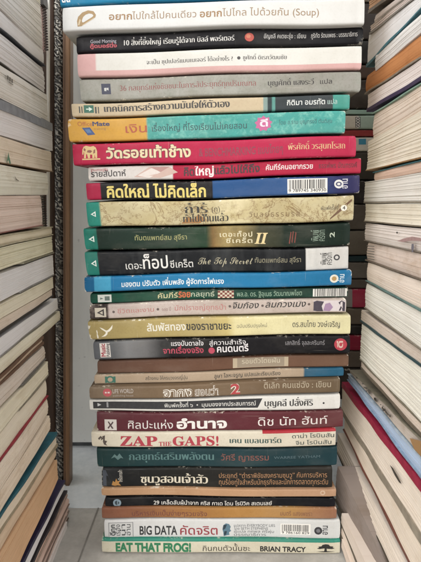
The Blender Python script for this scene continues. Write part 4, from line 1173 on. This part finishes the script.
# ------------------------------------------------------------------ pile behind, seen through the gap at the right
BG = 'books of the pile glimpsed in the gap behind the right pile'
BACK = [  # topmost books added to cover the bright wall; upper ones coloured for gap shade
 (-60, 2, '8d8578', 'grey cream book added atop the pile glimpsed behind, at the upper right', None),
 (2.4, 39.6, '3b3633', 'thick book added behind, coloured dark for the gap shade, between the wide white book and the upper right corner', None),
 (40, 64, '2c2b2b', 'book coloured dark for the gap shade, high up beside the black one with white lettering', None),
 (64.4, 79, '5e4d43', 'dull brown book in the gap, left of the orange brown paper edges', None),
 (79.4, 109, '47413b', 'thick book in the gap, coloured dark brown for its shade, above the white one with black label', None),
 (109.4, 114.6, '8fae9f', 'thin pale green book in the gap on top of the white one', None),
 (115, 129.4, 'c6bfb0', 'white book with a small black upright label, seen in the gap', None),
 (129.8, 136.6, '9a3434', 'thin dull red book in the gap beside the turquoise book', None),
 (137, 151.4, 'd0cabc', 'white book with a bright blue patch in the gap beside the crimson book', None),
 (151.8, 180, '57534c', 'grey olive book in the gap beside the half white, half red book', None),
 (180.4, 204, '3f3d3c', 'charcoal book in the gap beside the black one with yellow title', None),
 (204.4, 230, '7c756c', 'grey book in the gap beside the one printed as a map', None),
 (230.4, 255.4, '8a8379', 'pale grey brown book in the gap beside the dark green golden panel book', None),
 (255.8, 262, '24454c', 'thin dark teal book in the gap beside the white label', None),
 (262.4, 279, '8f8b86', 'mid grey book in the gap just below the thin dark teal one', None),
 (279.4, 288.6, '7c7772', 'thin grey book in the gap resting on the bright red one', None),
 (289, 308, 'a92a46', 'bright red book with a grey left end, in the gap', None),
 (308.4, 325, '8c8276', 'grey tan book in the gap under the bright red one', None),
 (325.4, 335, '1f1d1e', 'thin black book in the gap beside the pale yellow end', None),
 (335.4, 351, '8e2236', 'dark red book in the gap beside the red disc', None),
 (351.4, 368, '847c72', 'grey brown book in the gap under the dark red one', None),
 (368.4, 400, '4a4642', 'dark grey brown book low in the gap behind the light blue paper edges', None),
]
for (y0, y1, c, lab, _) in BACK:
    key = c
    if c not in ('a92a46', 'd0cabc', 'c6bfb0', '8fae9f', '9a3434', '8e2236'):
        q = [int(c[i:i + 2], 16) for i in (0, 2, 4)]; c = '%02x%02x%02x' % (int(q[0] * .72), int(q[1] * .68), int(q[2] * .64))  # dull book colours darkened further, the shade of the gap put into them
    BY = .14
    x0 = 335.4 + random.uniform(-.6, 2.0)
    st = [(0, c), (1, c)]
    if c == 'd0cabc': st = hard('d0cabc', .12, 'd0cabc')
    if c == 'a92a46': st = hard('88847e', .24, 'a92a46')
    if c == 'c6bfb0': st = hard('c6bfb0', .34, '9db3a4')
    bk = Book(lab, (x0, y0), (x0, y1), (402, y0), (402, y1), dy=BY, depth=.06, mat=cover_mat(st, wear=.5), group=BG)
    if c == 'c6bfb0':
        bk.rect('upright_label', (355.4, 115.6, 360.4, 129), '24242a'); bk.text('GOOD', 356.2, 359.6, 128, 116.6, 'd8d4cc', .03, 'label_lettering', rot=True, lift=.0001)
    if c == 'd0cabc':
        bk.rect('blue_patch', (358.6, 137.2, 366, 144.6), '2a86a6')
v = None
